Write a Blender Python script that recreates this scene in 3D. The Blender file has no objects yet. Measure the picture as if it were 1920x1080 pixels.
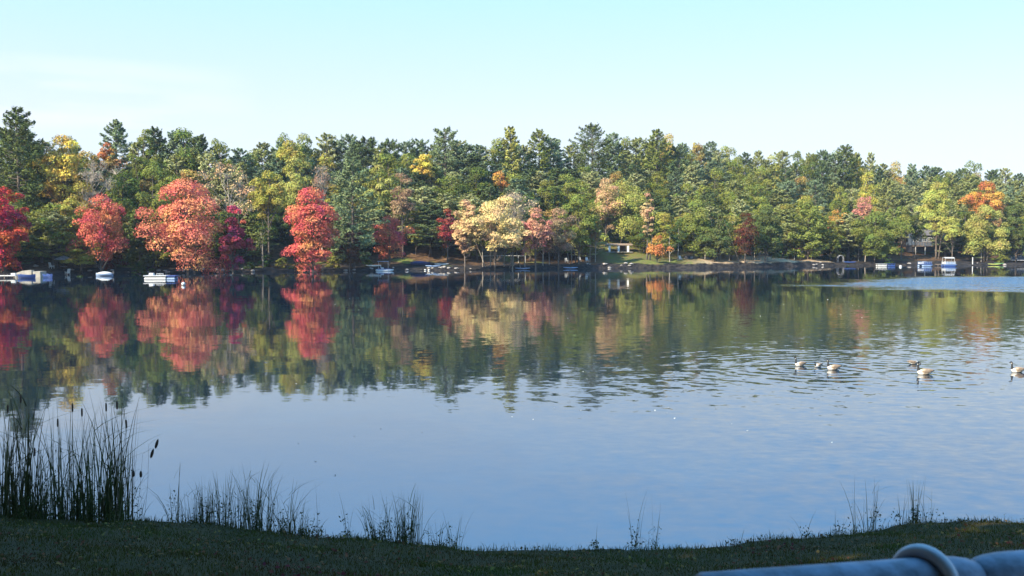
import bpy, math
import numpy as np
from mathutils import Vector, Matrix

# ------------------------------------------------------------------ scene, camera, sky, sun, exposure
S = bpy.context.scene
C = S.collection
EYE = 5.7                       # eye height above the lake (m)
F = 1860.0                      # focal length in pixels of the 1920 px wide picture
HZ = 455.0                      # horizon row
PITCH = math.atan((540 - HZ) / F)
cam_d = bpy.data.cameras.new('camera')
cam = bpy.data.objects.new('camera', cam_d); C.objects.link(cam)
cam.location = (0, 0, EYE)
cam.rotation_euler = (math.radians(90) - PITCH, 0, 0)
cam_d.sensor_width = 36; cam_d.lens = 36 * F / 1920
cam_d.clip_start = 0.05; cam_d.clip_end = 6000
cam_d.dof.use_dof = True; cam_d.dof.focus_distance = 70; cam_d.dof.aperture_fstop = 15
S.camera = cam

SUN_EL = math.radians(37)
SUN_TO = Vector((-0.77, -0.64, 0)).normalized()          # horizontal direction towards the sun
sd = bpy.data.lights.new('sun', 'SUN'); sd.energy = 5.0; sd.angle = math.radians(0.5); sd.color = (1.0, 0.89, 0.70)
so = bpy.data.objects.new('sun', sd); C.objects.link(so)
to_sun = Vector((SUN_TO.x * math.cos(SUN_EL), SUN_TO.y * math.cos(SUN_EL), math.sin(SUN_EL)))
so.rotation_euler = to_sun.to_track_quat('Z', 'Y').to_euler()
so.location = to_sun * 300

W = bpy.data.worlds.new('World'); S.world = W; W.use_nodes = True
nt = W.node_tree; nt.nodes.clear()
wo = nt.nodes.new('ShaderNodeOutputWorld'); bg = nt.nodes.new('ShaderNodeBackground'); sk = nt.nodes.new('ShaderNodeTexSky')
sk.sky_type = 'NISHITA'; sk.sun_disc = False; sk.sun_elevation = SUN_EL
sk.sun_rotation = math.atan2(SUN_TO.x, SUN_TO.y)
sk.altitude = 100; sk.air_density = 1.0; sk.dust_density = 0.2; sk.ozone_density = 2.0
bg.inputs['Strength'].default_value = 0.10
def wmix(f, a, b, mode='MIX'):
    x = nt.nodes.new('ShaderNodeMix'); x.data_type = 'RGBA'; x.blend_type = mode
    for k_, q in ((0, f), (6, a), (7, b)):
        if isinstance(q, (int, float)): x.inputs[k_].default_value = q
        elif isinstance(q, tuple): x.inputs[k_].default_value = q + (1,)
        else: nt.links.new(q, x.inputs[k_])
    return x.outputs[2]
# thin high veil over the clear sky, and a faint wisp of cloud low on the left
tcw = nt.nodes.new('ShaderNodeTexCoord'); sepw = nt.nodes.new('ShaderNodeSeparateXYZ'); nt.links.new(tcw.outputs['Generated'], sepw.inputs[0])
def wmap(v_, a, b, c, d):
    x = nt.nodes.new('ShaderNodeMapRange'); nt.links.new(v_, x.inputs[0])
    for k_, q in zip((1, 2, 3, 4), (a, b, c, d)): x.inputs[k_].default_value = q
    return x.outputs[0]
def wmul(a, b):
    x = nt.nodes.new('ShaderNodeMath'); x.operation = 'MULTIPLY'; nt.links.new(a, x.inputs[0]); nt.links.new(b, x.inputs[1]); return x.outputs[0]
veil = wmix(.78, sk.outputs[0], wmix(wmap(sepw.outputs[2], .12, .37, 0, 1), (3.5, 3.75, 4.0), (1.3, 4.3, 8.6)))
mpw = nt.nodes.new('ShaderNodeMapping'); mpw.inputs['Scale'].default_value = (1.2, 1.2, 9); nt.links.new(tcw.outputs['Generated'], mpw.inputs[0])
nzw = nt.nodes.new('ShaderNodeTexNoise'); nzw.inputs['Scale'].default_value = 3.2; nzw.inputs['Detail'].default_value = 5; nt.links.new(mpw.outputs[0], nzw.inputs['Vector'])
mrw = nt.nodes.new('ShaderNodeMapRange'); mrw.inputs[1].default_value = .38; mrw.inputs[2].default_value = .62; mrw.inputs[4].default_value = .55; nt.links.new(nzw.outputs[0], mrw.inputs[0])
wisp = wmul(mrw.outputs[0], wmul(wmap(sepw.outputs[0], -.24, -.36, 0, 1), wmul(wmap(sepw.outputs[2], .09, .12, 0, 1), wmap(sepw.outputs[2], .17, .14, 0, 1))))
veil = wmix(wisp, veil, (5.7, 5.1, 4.9))
nt.links.new(veil, bg.inputs[0]); nt.links.new(bg.outputs[0], wo.inputs[0])

S.view_settings.view_transform = 'Standard'; S.view_settings.look = 'None'
S.view_settings.gamma = 1; S.view_settings.use_curve_mapping = False
S.view_settings.exposure = 1.32
S.cycles.max_bounces = 6; S.cycles.diffuse_bounces = 2; S.cycles.glossy_bounces = 3
S.cycles.transmission_bounces = 3; S.cycles.transparent_max_bounces = 4; S.cycles.caustics_reflective = False
S.cycles.use_denoising = True

# ------------------------------------------------------------------ helpers
rng = np.random.default_rng(7)
def lerp_tab(x, tab):
    a = np.array(tab, float); return np.interp(x, a[:, 0], a[:, 1])
def sstep(a, b, x):
    t = np.clip((x - a) / (b - a), 0, 1); return t * t * (3 - 2 * t)

cp, sp_ = math.cos(PITCH), math.sin(PITCH)
def ray(px, py):
    a = (px - 960) / F; b = -(py - 540) / F
    return a, cp + b * sp_, -sp_ + b * cp          # x, y, z
def at(px, d):                                     # ground position under picture column px at depth d
    a, y, z = ray(px, HZ + 20); return a / y * d, d
def zat(py, d, px=960):                            # height seen at row py at depth d
    a, y, z = ray(px, py); return EYE + z / y * d
def dwater(py):                                    # depth of a point on the water seen at row py
    a, y, z = ray(960, py); return -EYE / z * y

class MB:
    def __init__(s): s.v = []; s.f = []; s.m = []; s.mi = 0
    def add(s, vs, fs):
        o = len(s.v); s.v += [tuple(map(float, p)) for p in vs]
        for f in fs: s.f.append(tuple(i + o for i in f)); s.m.append(s.mi)
    def mat(s, i): s.mi = i; return s
    def box(s, c, size, rz=0, tilt=0, taper=1.0):
        cx, cy, cz = c; hx, hy, hz = size[0] / 2, size[1] / 2, size[2] / 2
        M = Matrix.Rotation(rz, 3, 'Z') @ Matrix.Rotation(tilt, 3, 'Y')
        vs = []
        for z in (-hz, hz):
            t = taper if z > 0 else 1
            for x, y in ((-hx, -hy), (hx, -hy), (hx, hy), (-hx, hy)):
                p = M @ Vector((x * t, y * t, z)); vs.append((p.x + cx, p.y + cy, p.z + cz))
        s.add(vs, [(0, 3, 2, 1), (4, 5, 6, 7), (0, 1, 5, 4), (1, 2, 6, 5), (2, 3, 7, 6), (3, 0, 4, 7)]); return s
    def tube(s, pts, rad, n=8, cap=True):
        pts = [Vector(p) for p in pts]
        if not hasattr(rad, '__len__'): rad = [rad] * len(pts)
        vs = []; up = Vector((0, 0, 1)); prev = None
        for i, p in enumerate(pts):
            d = (pts[min(i + 1, len(pts) - 1)] - pts[max(i - 1, 0)]).normalized()
            if prev is None:
                a = d.cross(up if abs(d.z) < .9 else Vector((1, 0, 0))).normalized()
            else:
                a = (prev - d * prev.dot(d)).normalized()
            prev = a; b = d.cross(a)
            for k in range(n):
                t = 2 * math.pi * k / n; vs.append(p + (a * math.cos(t) + b * math.sin(t)) * rad[i])
        fs = []
        for i in range(len(pts) - 1):
            for k in range(n):
                k2 = (k + 1) % n; fs.append((i * n + k, i * n + k2, (i + 1) * n + k2, (i + 1) * n + k))
        if cap: fs.append(tuple(range(n - 1, -1, -1))); fs.append(tuple(range((len(pts) - 1) * n, len(pts) * n)))
        s.add(vs, fs); return s
    def loft(s, rings, cap=True, closed=True):
        n = len(rings[0]); vs = [p for r in rings for p in r]; fs = []
        for i in range(len(rings) - 1):
            for k in range(n if closed else n - 1):
                k2 = (k + 1) % n; fs.append((i * n + k, i * n + k2, (i + 1) * n + k2, (i + 1) * n + k))
        if cap: fs.append(tuple(range(n - 1, -1, -1))); fs.append(tuple(range((len(rings) - 1) * n, len(rings) * n)))
        s.add(vs, fs); return s
    def lathe(s, prof, c=(0, 0, 0), n=16):
        rings = [[(c[0] + r * math.cos(2 * math.pi * k / n), c[1] + r * math.sin(2 * math.pi * k / n), c[2] + z) for k in range(n)] for r, z in prof]
        return s.loft(rings)
    def build(s, name, mats, parent=None, smooth=False):
        me = bpy.data.meshes.new(name); me.from_pydata(s.v, [], s.f)
        for m in (mats if isinstance(mats, (list, tuple)) else [mats]): me.materials.append(m)
        me.polygons.foreach_set('material_index', s.m)
        if smooth: me.polygons.foreach_set('use_smooth', [True] * len(s.f))
        me.update()
        o = bpy.data.objects.new(name, me); C.objects.link(o)
        if parent: o.parent = parent
        return o

def quads(name, V, vals, mat, parent=None, attrs=None):
    """V: (N,4,3) quads; vals: per-face number used by the material."""
    N = len(V); me = bpy.data.meshes.new(name)
    me.vertices.add(N * 4); me.vertices.foreach_set('co', V.reshape(-1).astype(np.float32))
    me.loops.add(N * 4); me.loops.foreach_set('vertex_index', np.arange(N * 4, dtype=np.int32))
    me.polygons.add(N); me.polygons.foreach_set('loop_start', np.arange(0, N * 4, 4, dtype=np.int32))
    me.polygons.foreach_set('loop_total', np.full(N, 4, np.int32))
    me.update(calc_edges=True)
    at_ = me.attributes.new('v', 'FLOAT', 'FACE'); at_.data.foreach_set('value', np.asarray(vals, np.float32))
    me.materials.append(mat)
    if parent is False: return me
    o = bpy.data.objects.new(name, me); C.objects.link(o)
    if parent: o.parent = parent
    return o

def tag(o, label=None, cat=None, group=None, kind=None):
    if label: o['label'] = label
    if cat: o['category'] = cat
    if group: o['group'] = group
    if kind: o['kind'] = kind
    return o
def thing(name, label, cat, loc=(0, 0, 0), rz=0, group=None):
    o = bpy.data.objects.new(name, None); C.objects.link(o); o.empty_display_size = .3
    o.location = loc; o.rotation_euler = (0, 0, rz); return tag(o, label, cat, group)

# ------------------------------------------------------------------ materials
def new_mat(name):
    m = bpy.data.materials.new(name); m.use_nodes = True; n = m.node_tree; n.nodes.clear(); return m, n
def N(n, typ, **kw):
    x = n.nodes.new(typ)
    for k, v in kw.items():
        if k in x.inputs.keys() if isinstance(k, str) else False: x.inputs[k].default_value = v
        else: setattr(x, k, v)
    return x
def math_(n, op, a, b=None, c=None, clamp=False):
    x = n.nodes.new('ShaderNodeMath'); x.operation = op; x.use_clamp = clamp
    for i, q in enumerate((a, b, c)):
        if q is None: continue
        if isinstance(q, (int, float)): x.inputs[i].default_value = q
        else: n.links.new(q, x.inputs[i])
    return x.outputs[0]
def maprange(n, v, a, b, c=0.0, d=1.0, smooth=True):
    x = n.nodes.new('ShaderNodeMapRange'); x.interpolation_type = 'SMOOTHSTEP' if smooth else 'LINEAR'
    n.links.new(v, x.inputs[0]); 
    for i, q in zip((1, 2, 3, 4), (a, b, c, d)):
        if isinstance(q, (int, float)): x.inputs[i].default_value = q
        else: n.links.new(q, x.inputs[i])
    return x.outputs[0]
def noise(n, vec, scale, detail=3, rough=.55):
    x = n.nodes.new('ShaderNodeTexNoise'); x.inputs['Scale'].default_value = scale; x.inputs['Detail'].default_value = detail
    x.inputs['Roughness'].default_value = rough
    if vec is not None: n.links.new(vec, x.inputs['Vector'])
    return x
def mixc(n, f, a, b, mode='MIX'):
    x = n.nodes.new('ShaderNodeMix'); x.data_type = 'RGBA'; x.blend_type = mode
    for i, q in ((0, f), (6, a), (7, b)):
        if isinstance(q, (int, float)): x.inputs[i].default_value = q
        elif isinstance(q, tuple): x.inputs[i].default_value = q if len(q) == 4 else q + (1,)
        else: n.links.new(q, x.inputs[i])
    return x.outputs[2]

def simple(name, col, rough=.7, metal=0, var=.15, scale=3, bump=0):
    m, n = new_mat(name)
    b = n.nodes.new('ShaderNodeBsdfPrincipled'); o = n.nodes.new('ShaderNodeOutputMaterial')
    tc = n.nodes.new('ShaderNodeTexCoord'); nz = noise(n, tc.outputs['Object'], scale, 5)
    c = mixc(n, maprange(n, nz.outputs[0], .3, .7), tuple(x * (1 - var) for x in col), tuple(min(1, x * (1 + var)) for x in col))
    n.links.new(c, b.inputs['Base Color']); b.inputs['Roughness'].default_value = rough; b.inputs['Metallic'].default_value = metal
    if bump:
        bp = n.nodes.new('ShaderNodeBump'); bp.inputs['Strength'].default_value = bump; bp.inputs['Distance'].default_value = .02
        n.links.new(nz.outputs[0], bp.inputs['Height']); n.links.new(bp.outputs[0], b.inputs['Normal'])
    n.links.new(b.outputs[0], o.inputs[0]); return m

def leaf_mat(name, objcol=True, col=(.1, .1, .02), trans=.3, hue=.025, vr=(.6, 1.35)):
    m, n = new_mat(name)
    o = n.nodes.new('ShaderNodeOutputMaterial')
    tc = n.nodes.new('ShaderNodeTexCoord'); oi = n.nodes.new('ShaderNodeObjectInfo')
    a = n.nodes.new('ShaderNodeAttribute'); a.attribute_name = 'v'
    geo = n.nodes.new('ShaderNodeNewGeometry')
    nz = noise(n, geo.outputs['Position'], .35, 2)
    hs = n.nodes.new('ShaderNodeHueSaturation')
    h = math_(n, 'ADD', math_(n, 'MULTIPLY', math_(n, 'SUBTRACT', nz.outputs[0], .5), hue * 4), math_(n, 'MULTIPLY', math_(n, 'SUBTRACT', a.outputs['Fac'], .5), hue))
    n.links.new(math_(n, 'ADD', h, .5), hs.inputs['Hue'])
    n.links.new(maprange(n, a.outputs['Fac'], 0, 1, vr[0], vr[1], False), hs.inputs['Value'])
    hs.inputs['Saturation'].default_value = 1
    if objcol: n.links.new(oi.outputs['Color'], hs.inputs['Color'])
    else: hs.inputs['Color'].default_value = col + (1,)
    d = n.nodes.new('ShaderNodeBsdfDiffuse'); t = n.nodes.new('ShaderNodeBsdfTranslucent'); mx = n.nodes.new('ShaderNodeMixShader')
    n.links.new(hs.outputs[0], d.inputs[0]); n.links.new(hs.outputs[0], t.inputs[0])
    mx.inputs[0].default_value = trans
    n.links.new(d.outputs[0], mx.inputs[1]); n.links.new(t.outputs[0], mx.inputs[2]); n.links.new(mx.outputs[0], o.inputs[0])
    return m

M_leaf = leaf_mat('leaf_broad', hue=.045, vr=(.5, 1.45), trans=.17)
M_needle = leaf_mat('leaf_needle', trans=.08, hue=.015, vr=(.6, 1.4))
M_bark = simple('bark', (.11, .085, .065), .9, var=.35, scale=2)
M_bark_pale = simple('bark_pale', (.30, .26, .21), .9, var=.3, scale=2)
M_reed = leaf_mat('reed_blade', col=(.075, .078, .026), objcol=False, hue=.06, vr=(.5, 1.3))
M_dry = leaf_mat('dry_blade', col=(.16, .12, .06), objcol=False, hue=.03)
M_cattail = simple('cattail_brown', (.06, .03, .015), .9)
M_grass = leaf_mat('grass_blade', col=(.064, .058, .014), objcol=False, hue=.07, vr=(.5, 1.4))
M_litter = leaf_mat('fallen_leaf', col=(.13, .065, .03), objcol=False, hue=.06, trans=.1)
M_white = simple('white_paint', (.48, .48, .46), .5, var=.06)
M_offwhite = simple('off_white', (.62, .60, .54), .6, var=.1)
M_blue = simple('blue_plastic', (.03, .065, .21), .4, var=.1)
M_paleblue = simple('pale_blue', (.20, .28, .42), .4, var=.1)
M_tarp = simple('tarp_blue', (.025, .04, .13), .55, var=.15)
M_red = simple('red_plastic', (.45, .05, .03), .45)
M_green = simple('green_plastic', (.10, .22, .06), .45)
M_yellowg = simple('yellow_green_plastic', (.34, .36, .08), .45)
M_grey = simple('grey_weathered', (.27, .27, .28), .8, var=.2)
M_dark = simple('dark_trim', (.03, .03, .035), .5)
M_wood = simple('weathered_wood', (.22, .16, .11), .85, var=.25, scale=5)
M_concrete = simple('concrete', (.34, .31, .25), .85, var=.15, scale=2)
M_rock = simple('rock', (.30, .27, .24), .9, var=.3, scale=4)
M_glass = simple('window_glass', (.02, .03, .045), .08, var=.1)
M_galv = simple('galvanised_steel', (.13, .165, .22), .5, metal=.25, var=.45, scale=38, bump=.15)
M_ring = simple('bare_aluminium', (.36, .38, .41), .4, metal=.3, var=.12, scale=30)
M_post = simple('bright_white_paint', (.80, .80, .78), .5, var=.04)
M_slate = simple('slate_blue_board', (.06, .08, .11), .7, var=.15)
M_roof = simple('roof_shingle', (.10, .095, .10), .9, var=.2)
M_orange = simple('orange_plastic', (.6, .16, .04), .5)

# ------------------------------------------------------------------ terrain
SHORE = [(-1500, 60), (-500, 110), (-150, 150), (-84, 163), (-80, 172), (-74, 180), (-61, 186), (-50, 193), (-38, 196), (-28, 199), (-14, 203), (-7, 207), (5, 213),
         (22, 221), (40, 221), (62, 234), (79, 246), (100, 251), (111, 247), (130, 252), (200, 255), (500, 230), (1500, 150)]
DSKY = [(-400, 190), (0, 195), (250, 222), (400, 216), (600, 250), (835, 250), (1000, 270), (1100, 290), (1300, 325), (1500, 335), (1700, 350), (1920, 350), (2400, 350)]
SKYL = [(-300, 215), (0, 222), (40, 222), (90, 262), (125, 258), (180, 247), (220, 238), (265, 242), (320, 242), (380, 252), (430, 260), (455, 276), (480, 262), (520, 254), (590, 254),
        (640, 254), (700, 268), (765, 262), (820, 256), (870, 266), (915, 268), (955, 250), (1010, 248), (1040, 254), (1100, 246), (1150, 252), (1190, 264), (1230, 252),
        (1275, 258), (1330, 268), (1400, 280), (1450, 288), (1500, 288), (1550, 284), (1590, 280), (1650, 294), (1710, 307), (1760, 312), (1800, 310), (1870, 318), (1920, 332), (2300, 350)]
HILL = [(-400, 7), (0, 7), (250, 7), (400, 5), (600, 8), (835, 9), (1000, 12), (1100, 15), (1300, 15), (1500, 11), (1700, 9), (1920, 5), (2400, 4)]
EDGE = [(-40, 24), (-20, 21.5), (-10, 19.9), (-7.5, 19.7), (-5.7, 19.3), (-3.6, 18.7), (-1, 18.0), (1.5, 17.7), (3.3, 17.9), (5.5, 18.6), (7.8, 19.35), (9.4, 19.7), (10.5, 19.7), (20, 20.5), (40, 22)]
BANK = [(-200, .5), (-80, .5), (-50, .6), (-20, .5), (0, .6), (12, .9), (25, 1.2), (62, 1.3), (75, 1.0), (90, .5), (140, .6)]
def ysh(x): return lerp_tab(x, SHORE)
def ground(x, y):
    x = np.asarray(x, float); y = np.asarray(y, float)
    e = lerp_tab(x, EDGE) + .04 * np.sin(x * 1.7) + .05 * np.sin(x * 4.1 + 1)
    n = e - y
    near = np.where(n > 0, .12 + np.minimum(n, 19) * .205 + .04 * np.sin(x * 1.3 + y) * np.sin(y * 1.9), .12 + n * 1.2)
    t = y - ysh(x) - .6 * np.sin(x * .23) - .35 * np.sin(x * .71 + 1)
    px = 960 + F * x / np.maximum(y, 60)
    bh = lerp_tab(x, BANK)
    span = np.maximum(lerp_tab(px, DSKY) - ysh(x) - 12, 20)
    far = np.where(t < 0, t * .5, bh * (.88 + .22 * np.sin(x * .37) * np.sin(x * .91 + 2)) * sstep(0, 1.6, t) + .055 * np.clip(t - 1.5, 0, 22) + (lerp_tab(px, HILL) - .9) * sstep(10, 12 + span, t) + 9 * sstep(16 + span, 90 + span, t)
                   + .12 * np.sin(x * .5 + 2 * np.sin(y * .1)) * np.clip(t / 5, 0, 1))
    return np.maximum(np.maximum(near, far), -1.6)
def gz(x, y): return float(ground(x, y))

def axis(parts):
    out = []
    for a, b, s in parts: out += list(np.arange(a, b, s))
    return np.array(out + [parts[-1][1]])
xs = axis([(-2500, -300, 110), (-300, -140, 10), (-140, -18, 2.2), (-18, 18, .35), (18, 150, 2.2), (150, 300, 10), (300, 2500, 110)])
ys = axis([(-400, -30, 40), (-30, 8, 2), (8, 22, .25), (22, 150, 12), (150, 280, 1.3), (280, 400, 8), (400, 3000, 130)])
X, Y = np.meshgrid(xs, ys); Z = ground(X, Y)
nx, ny = len(xs), len(ys)
me = bpy.data.meshes.new('ground')
idx = np.arange(nx * ny).reshape(ny, nx)
fc = np.stack([idx[:-1, :-1], idx[:-1, 1:], idx[1:, 1:], idx[1:, :-1]], -1).reshape(-1, 4)
me.from_pydata(np.stack([X, Y, Z], -1).reshape(-1, 3).tolist(), [], fc.tolist())
me.polygons.foreach_set('use_smooth', [True] * len(fc))
g = bpy.data.objects.new('ground', me); C.objects.link(g); tag(g, kind='structure')

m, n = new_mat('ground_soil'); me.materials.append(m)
geo = n.nodes.new('ShaderNodeNewGeometry'); sep = n.nodes.new('ShaderNodeSeparateXYZ'); n.links.new(geo.outputs['Position'], sep.inputs[0])
x_, y_, z_ = sep.outputs
n1 = noise(n, geo.outputs['Position'], .09, 4); n2 = noise(n, geo.outputs['Position'], 1.3, 6, .65); n3 = noise(n, geo.outputs['Position'], 9, 5, .7)
litter = mixc(n, maprange(n, n2.outputs[0], .35, .65), (.05, .030, .016), (.14, .08, .042))
grassf = mixc(n, maprange(n, n2.outputs[0], .3, .7), (.07, .09, .02), (.17, .19, .05))
sand = mixc(n, maprange(n, n2.outputs[0], .3, .7), (.22, .15, .09), (.50, .37, .23))
far = mixc(n, maprange(n, n1.outputs[0], .56, .66), litter, grassf)
# lawn by the pavilion, sandy beach further along
lawn = math_(n, 'MULTIPLY', maprange(n, x_, 18, 24), maprange(n, x_, 50, 44))
far = mixc(n, math_(n, 'MULTIPLY', lawn, maprange(n, n2.outputs[0], .62, .42)), far, grassf)
beach = math_(n, 'MULTIPLY', math_(n, 'MULTIPLY', maprange(n, x_, 38, 48), maprange(n, x_, 86, 76)), maprange(n, z_, 4.5, 3.0))
far = mixc(n, beach, far, sand)
far = mixc(n, maprange(n, math_(n, 'ADD', z_, math_(n, 'MULTIPLY', math_(n, 'SUBTRACT', noise(n, geo.outputs['Position'], .35, 4).outputs[0], .5), 1.6)), 1.15, .8), far, mixc(n, maprange(n, n2.outputs[0], .4, .6), (.008, .008, .010), (.038, .032, .028)))  # low wet bank face, painted near-black to stand for its shadow
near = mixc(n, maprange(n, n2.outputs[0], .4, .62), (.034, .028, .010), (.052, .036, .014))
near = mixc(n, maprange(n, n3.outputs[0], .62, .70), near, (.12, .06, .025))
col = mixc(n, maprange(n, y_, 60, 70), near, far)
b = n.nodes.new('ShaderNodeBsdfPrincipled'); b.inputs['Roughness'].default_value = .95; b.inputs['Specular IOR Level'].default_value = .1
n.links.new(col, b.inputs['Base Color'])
bp = n.nodes.new('ShaderNodeBump'); bp.inputs['Distance'].default_value = .08; bp.inputs['Strength'].default_value = .6
n.links.new(n2.outputs[0], bp.inputs['Height']); n.links.new(bp.outputs[0], b.inputs['Normal'])
o = n.nodes.new('ShaderNodeOutputMaterial'); n.links.new(b.outputs[0], o.inputs[0])

# ------------------------------------------------------------------ water
wb = MB(); wb.add([(-2500, 8, 0), (2500, 8, 0), (2500, 900, 0), (-2500, 900, 0)], [(0, 1, 2, 3)])
m, n = new_mat('lake_water'); water = wb.build('water', m); tag(water, kind='structure')
geo = n.nodes.new('ShaderNodeNewGeometry'); sep = n.nodes.new('ShaderNodeSeparateXYZ'); P = geo.outputs['Position']; n.links.new(P, sep.inputs[0]); x_, y_, z_ = sep.outputs
def slope(vec, scale, detail, rough=.5, sx=1, sy=1):
    mp = n.nodes.new('ShaderNodeMapping'); mp.inputs['Scale'].default_value = (sx, sy, 1); n.links.new(vec, mp.inputs[0])
    nz = noise(n, mp.outputs[0], scale, detail, rough)
    v = n.nodes.new('ShaderNodeVectorMath'); v.operation = 'SUBTRACT'; v.inputs[1].default_value = (.5, .5, .5); n.links.new(nz.outputs['Color'], v.inputs[0]); return v.outputs[0]
def scale(v, s):
    x = n.nodes.new('ShaderNodeVectorMath'); x.operation = 'SCALE'; n.links.new(v, x.inputs[0])
    if isinstance(s, (int, float)): x.inputs['Scale'].default_value = s
    else: n.links.new(s, x.inputs['Scale'])
    return x.outputs[0]
def vadd(a, b):
    x = n.nodes.new('ShaderNodeVectorMath'); x.operation = 'ADD'; n.links.new(a, x.inputs[0])
    if isinstance(b, tuple): x.inputs[1].default_value = b
    else: n.links.new(b, x.inputs[1])
    return x.outputs[0]
az = math_(n, 'DIVIDE', x_, math_(n, 'MAXIMUM', y_, 5.0))
big = noise(n, P, .035, 2)
side = maprange(n, math_(n, 'ADD', az, math_(n, 'MULTIPLY', math_(n, 'SUBTRACT', big.outputs[0], .5), .5)), -.22, .42)
nearer = maprange(n, y_, 110, 45)
amp_f = math_(n, 'ADD', .015, math_(n, 'MULTIPLY', math_(n, 'MULTIPLY', side, nearer), .105))
amp_c = math_(n, 'ADD', .012, math_(n, 'MULTIPLY', math_(n, 'MULTIPLY', side, nearer), .022))
# breeze patch far out
pn = noise(n, P, .06, 3)
hw = math_(n, 'MULTIPLY', math_(n, 'SUBTRACT', math_(n, 'ADD', x_, math_(n, 'MULTIPLY', math_(n, 'SUBTRACT', pn.outputs[0], .5), 26)), 36), 1.2)
pd = math_(n, 'SUBTRACT', hw, math_(n, 'ABSOLUTE', math_(n, 'SUBTRACT', y_, 132)))
patch = math_(n, 'MULTIPLY', maprange(n, pd, -3, 15), maprange(n, y_, 97, 104))
patch = math_(n, 'MULTIPLY', patch, maprange(n, y_, 172, 158))
mps = n.nodes.new('ShaderNodeMapping'); mps.inputs['Scale'].default_value = (.03, .14, 1); n.links.new(P, mps.inputs[0]); st_ = noise(n, mps.outputs[0], 1.0, 4, .6)
patch = math_(n, 'MULTIPLY', patch, maprange(n, math_(n, 'ADD', st_.outputs[0], maprange(n, y_, 120, 155, 0, .18)), .40, .60, .25, 1.15))
v = vadd(scale(slope(P, 1.9, 3, .6, 1, 1.5), amp_f), scale(slope(P, .45, 2, .5, .8, 1.3), amp_c))
v = vadd(v, scale(slope(P, 3.5, 2, .6), math_(n, 'MULTIPLY', patch, .9)))
tl = n.nodes.new('ShaderNodeCombineXYZ'); n.links.new(math_(n, 'MULTIPLY', patch, -.10), tl.inputs[1]); n.links.new(math_(n, 'MULTIPLY', patch, -.03), tl.inputs[0]); v = vadd(v, tl.outputs[0])      # only the wavelet faces turned to the viewer show at this grazing angle
wn_ = noise(n, P, .22, 3)
def wake(px, py, wl, A_, reach):                      # ripples spreading from a swimming bird
    cx, cy = at(px, dwater(py)); q = vadd(P, (-cx, -cy, 0)); L_ = n.nodes.new('ShaderNodeVectorMath'); L_.operation = 'LENGTH'; n.links.new(q, L_.inputs[0]); rr_ = L_.outputs['Value']
    wv = math_(n, 'SINE', math_(n, 'ADD', math_(n, 'MULTIPLY', rr_, 6.283 / wl), math_(n, 'MULTIPLY', wn_.outputs[0], 16.0)))
    am = math_(n, 'MULTIPLY', math_(n, 'EXPONENT', math_(n, 'MULTIPLY', rr_, -1 / reach)), A_)
    return scale(q, math_(n, 'DIVIDE', math_(n, 'MULTIPLY', wv, am), math_(n, 'ADD', rr_, .3)))
for args in ((1503, 690, .8, .06, 3.0), (1566, 697, .9, .05, 3.0), (1740, 706, .95, .05, 3.5), (1500, 700, 1.7, .014, 9.0)): v = vadd(v, wake(*args))
mz = n.nodes.new('ShaderNodeVectorMath'); mz.operation = 'MULTIPLY'; mz.inputs[1].default_value = (1, 1, 0); n.links.new(v, mz.inputs[0])
nn = n.nodes.new('ShaderNodeVectorMath'); nn.operation = 'NORMALIZE'; n.links.new(vadd(mz.outputs[0], (0, 0, 1)), nn.inputs[0])
b = n.nodes.new('ShaderNodeBsdfPrincipled'); b.inputs['Base Color'].default_value = (.003, .011, .022, 1); b.inputs['Roughness'].default_value = .03
b.inputs['IOR'].default_value = 3.0; n.links.new(nn.outputs[0], b.inputs['Normal'])
o = n.nodes.new('ShaderNodeOutputMaterial'); n.links.new(b.outputs[0], o.inputs[0])

# ------------------------------------------------------------------ trees
def rdir(r, k):
    v = r.normal(size=(k, 3)); return v / np.linalg.norm(v, axis=1, keepdims=True)
def unit(v): return v / np.maximum(np.linalg.norm(v, axis=1, keepdims=True), 1e-6)
def cards(P_, Nn, s, r, asp=.62, axis_=None):
    t = rdir(r, len(P_)) if axis_ is None else axis_
    t = unit(t - Nn * (t * Nn).sum(1, keepdims=True)); b = np.cross(Nn, t)
    s = s[:, None]; fold = Nn * s * .18
    return np.stack([P_ + t * s, P_ + b * s * asp + fold, P_ - t * s, P_ - b * s * asp + fold], 1)

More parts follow.
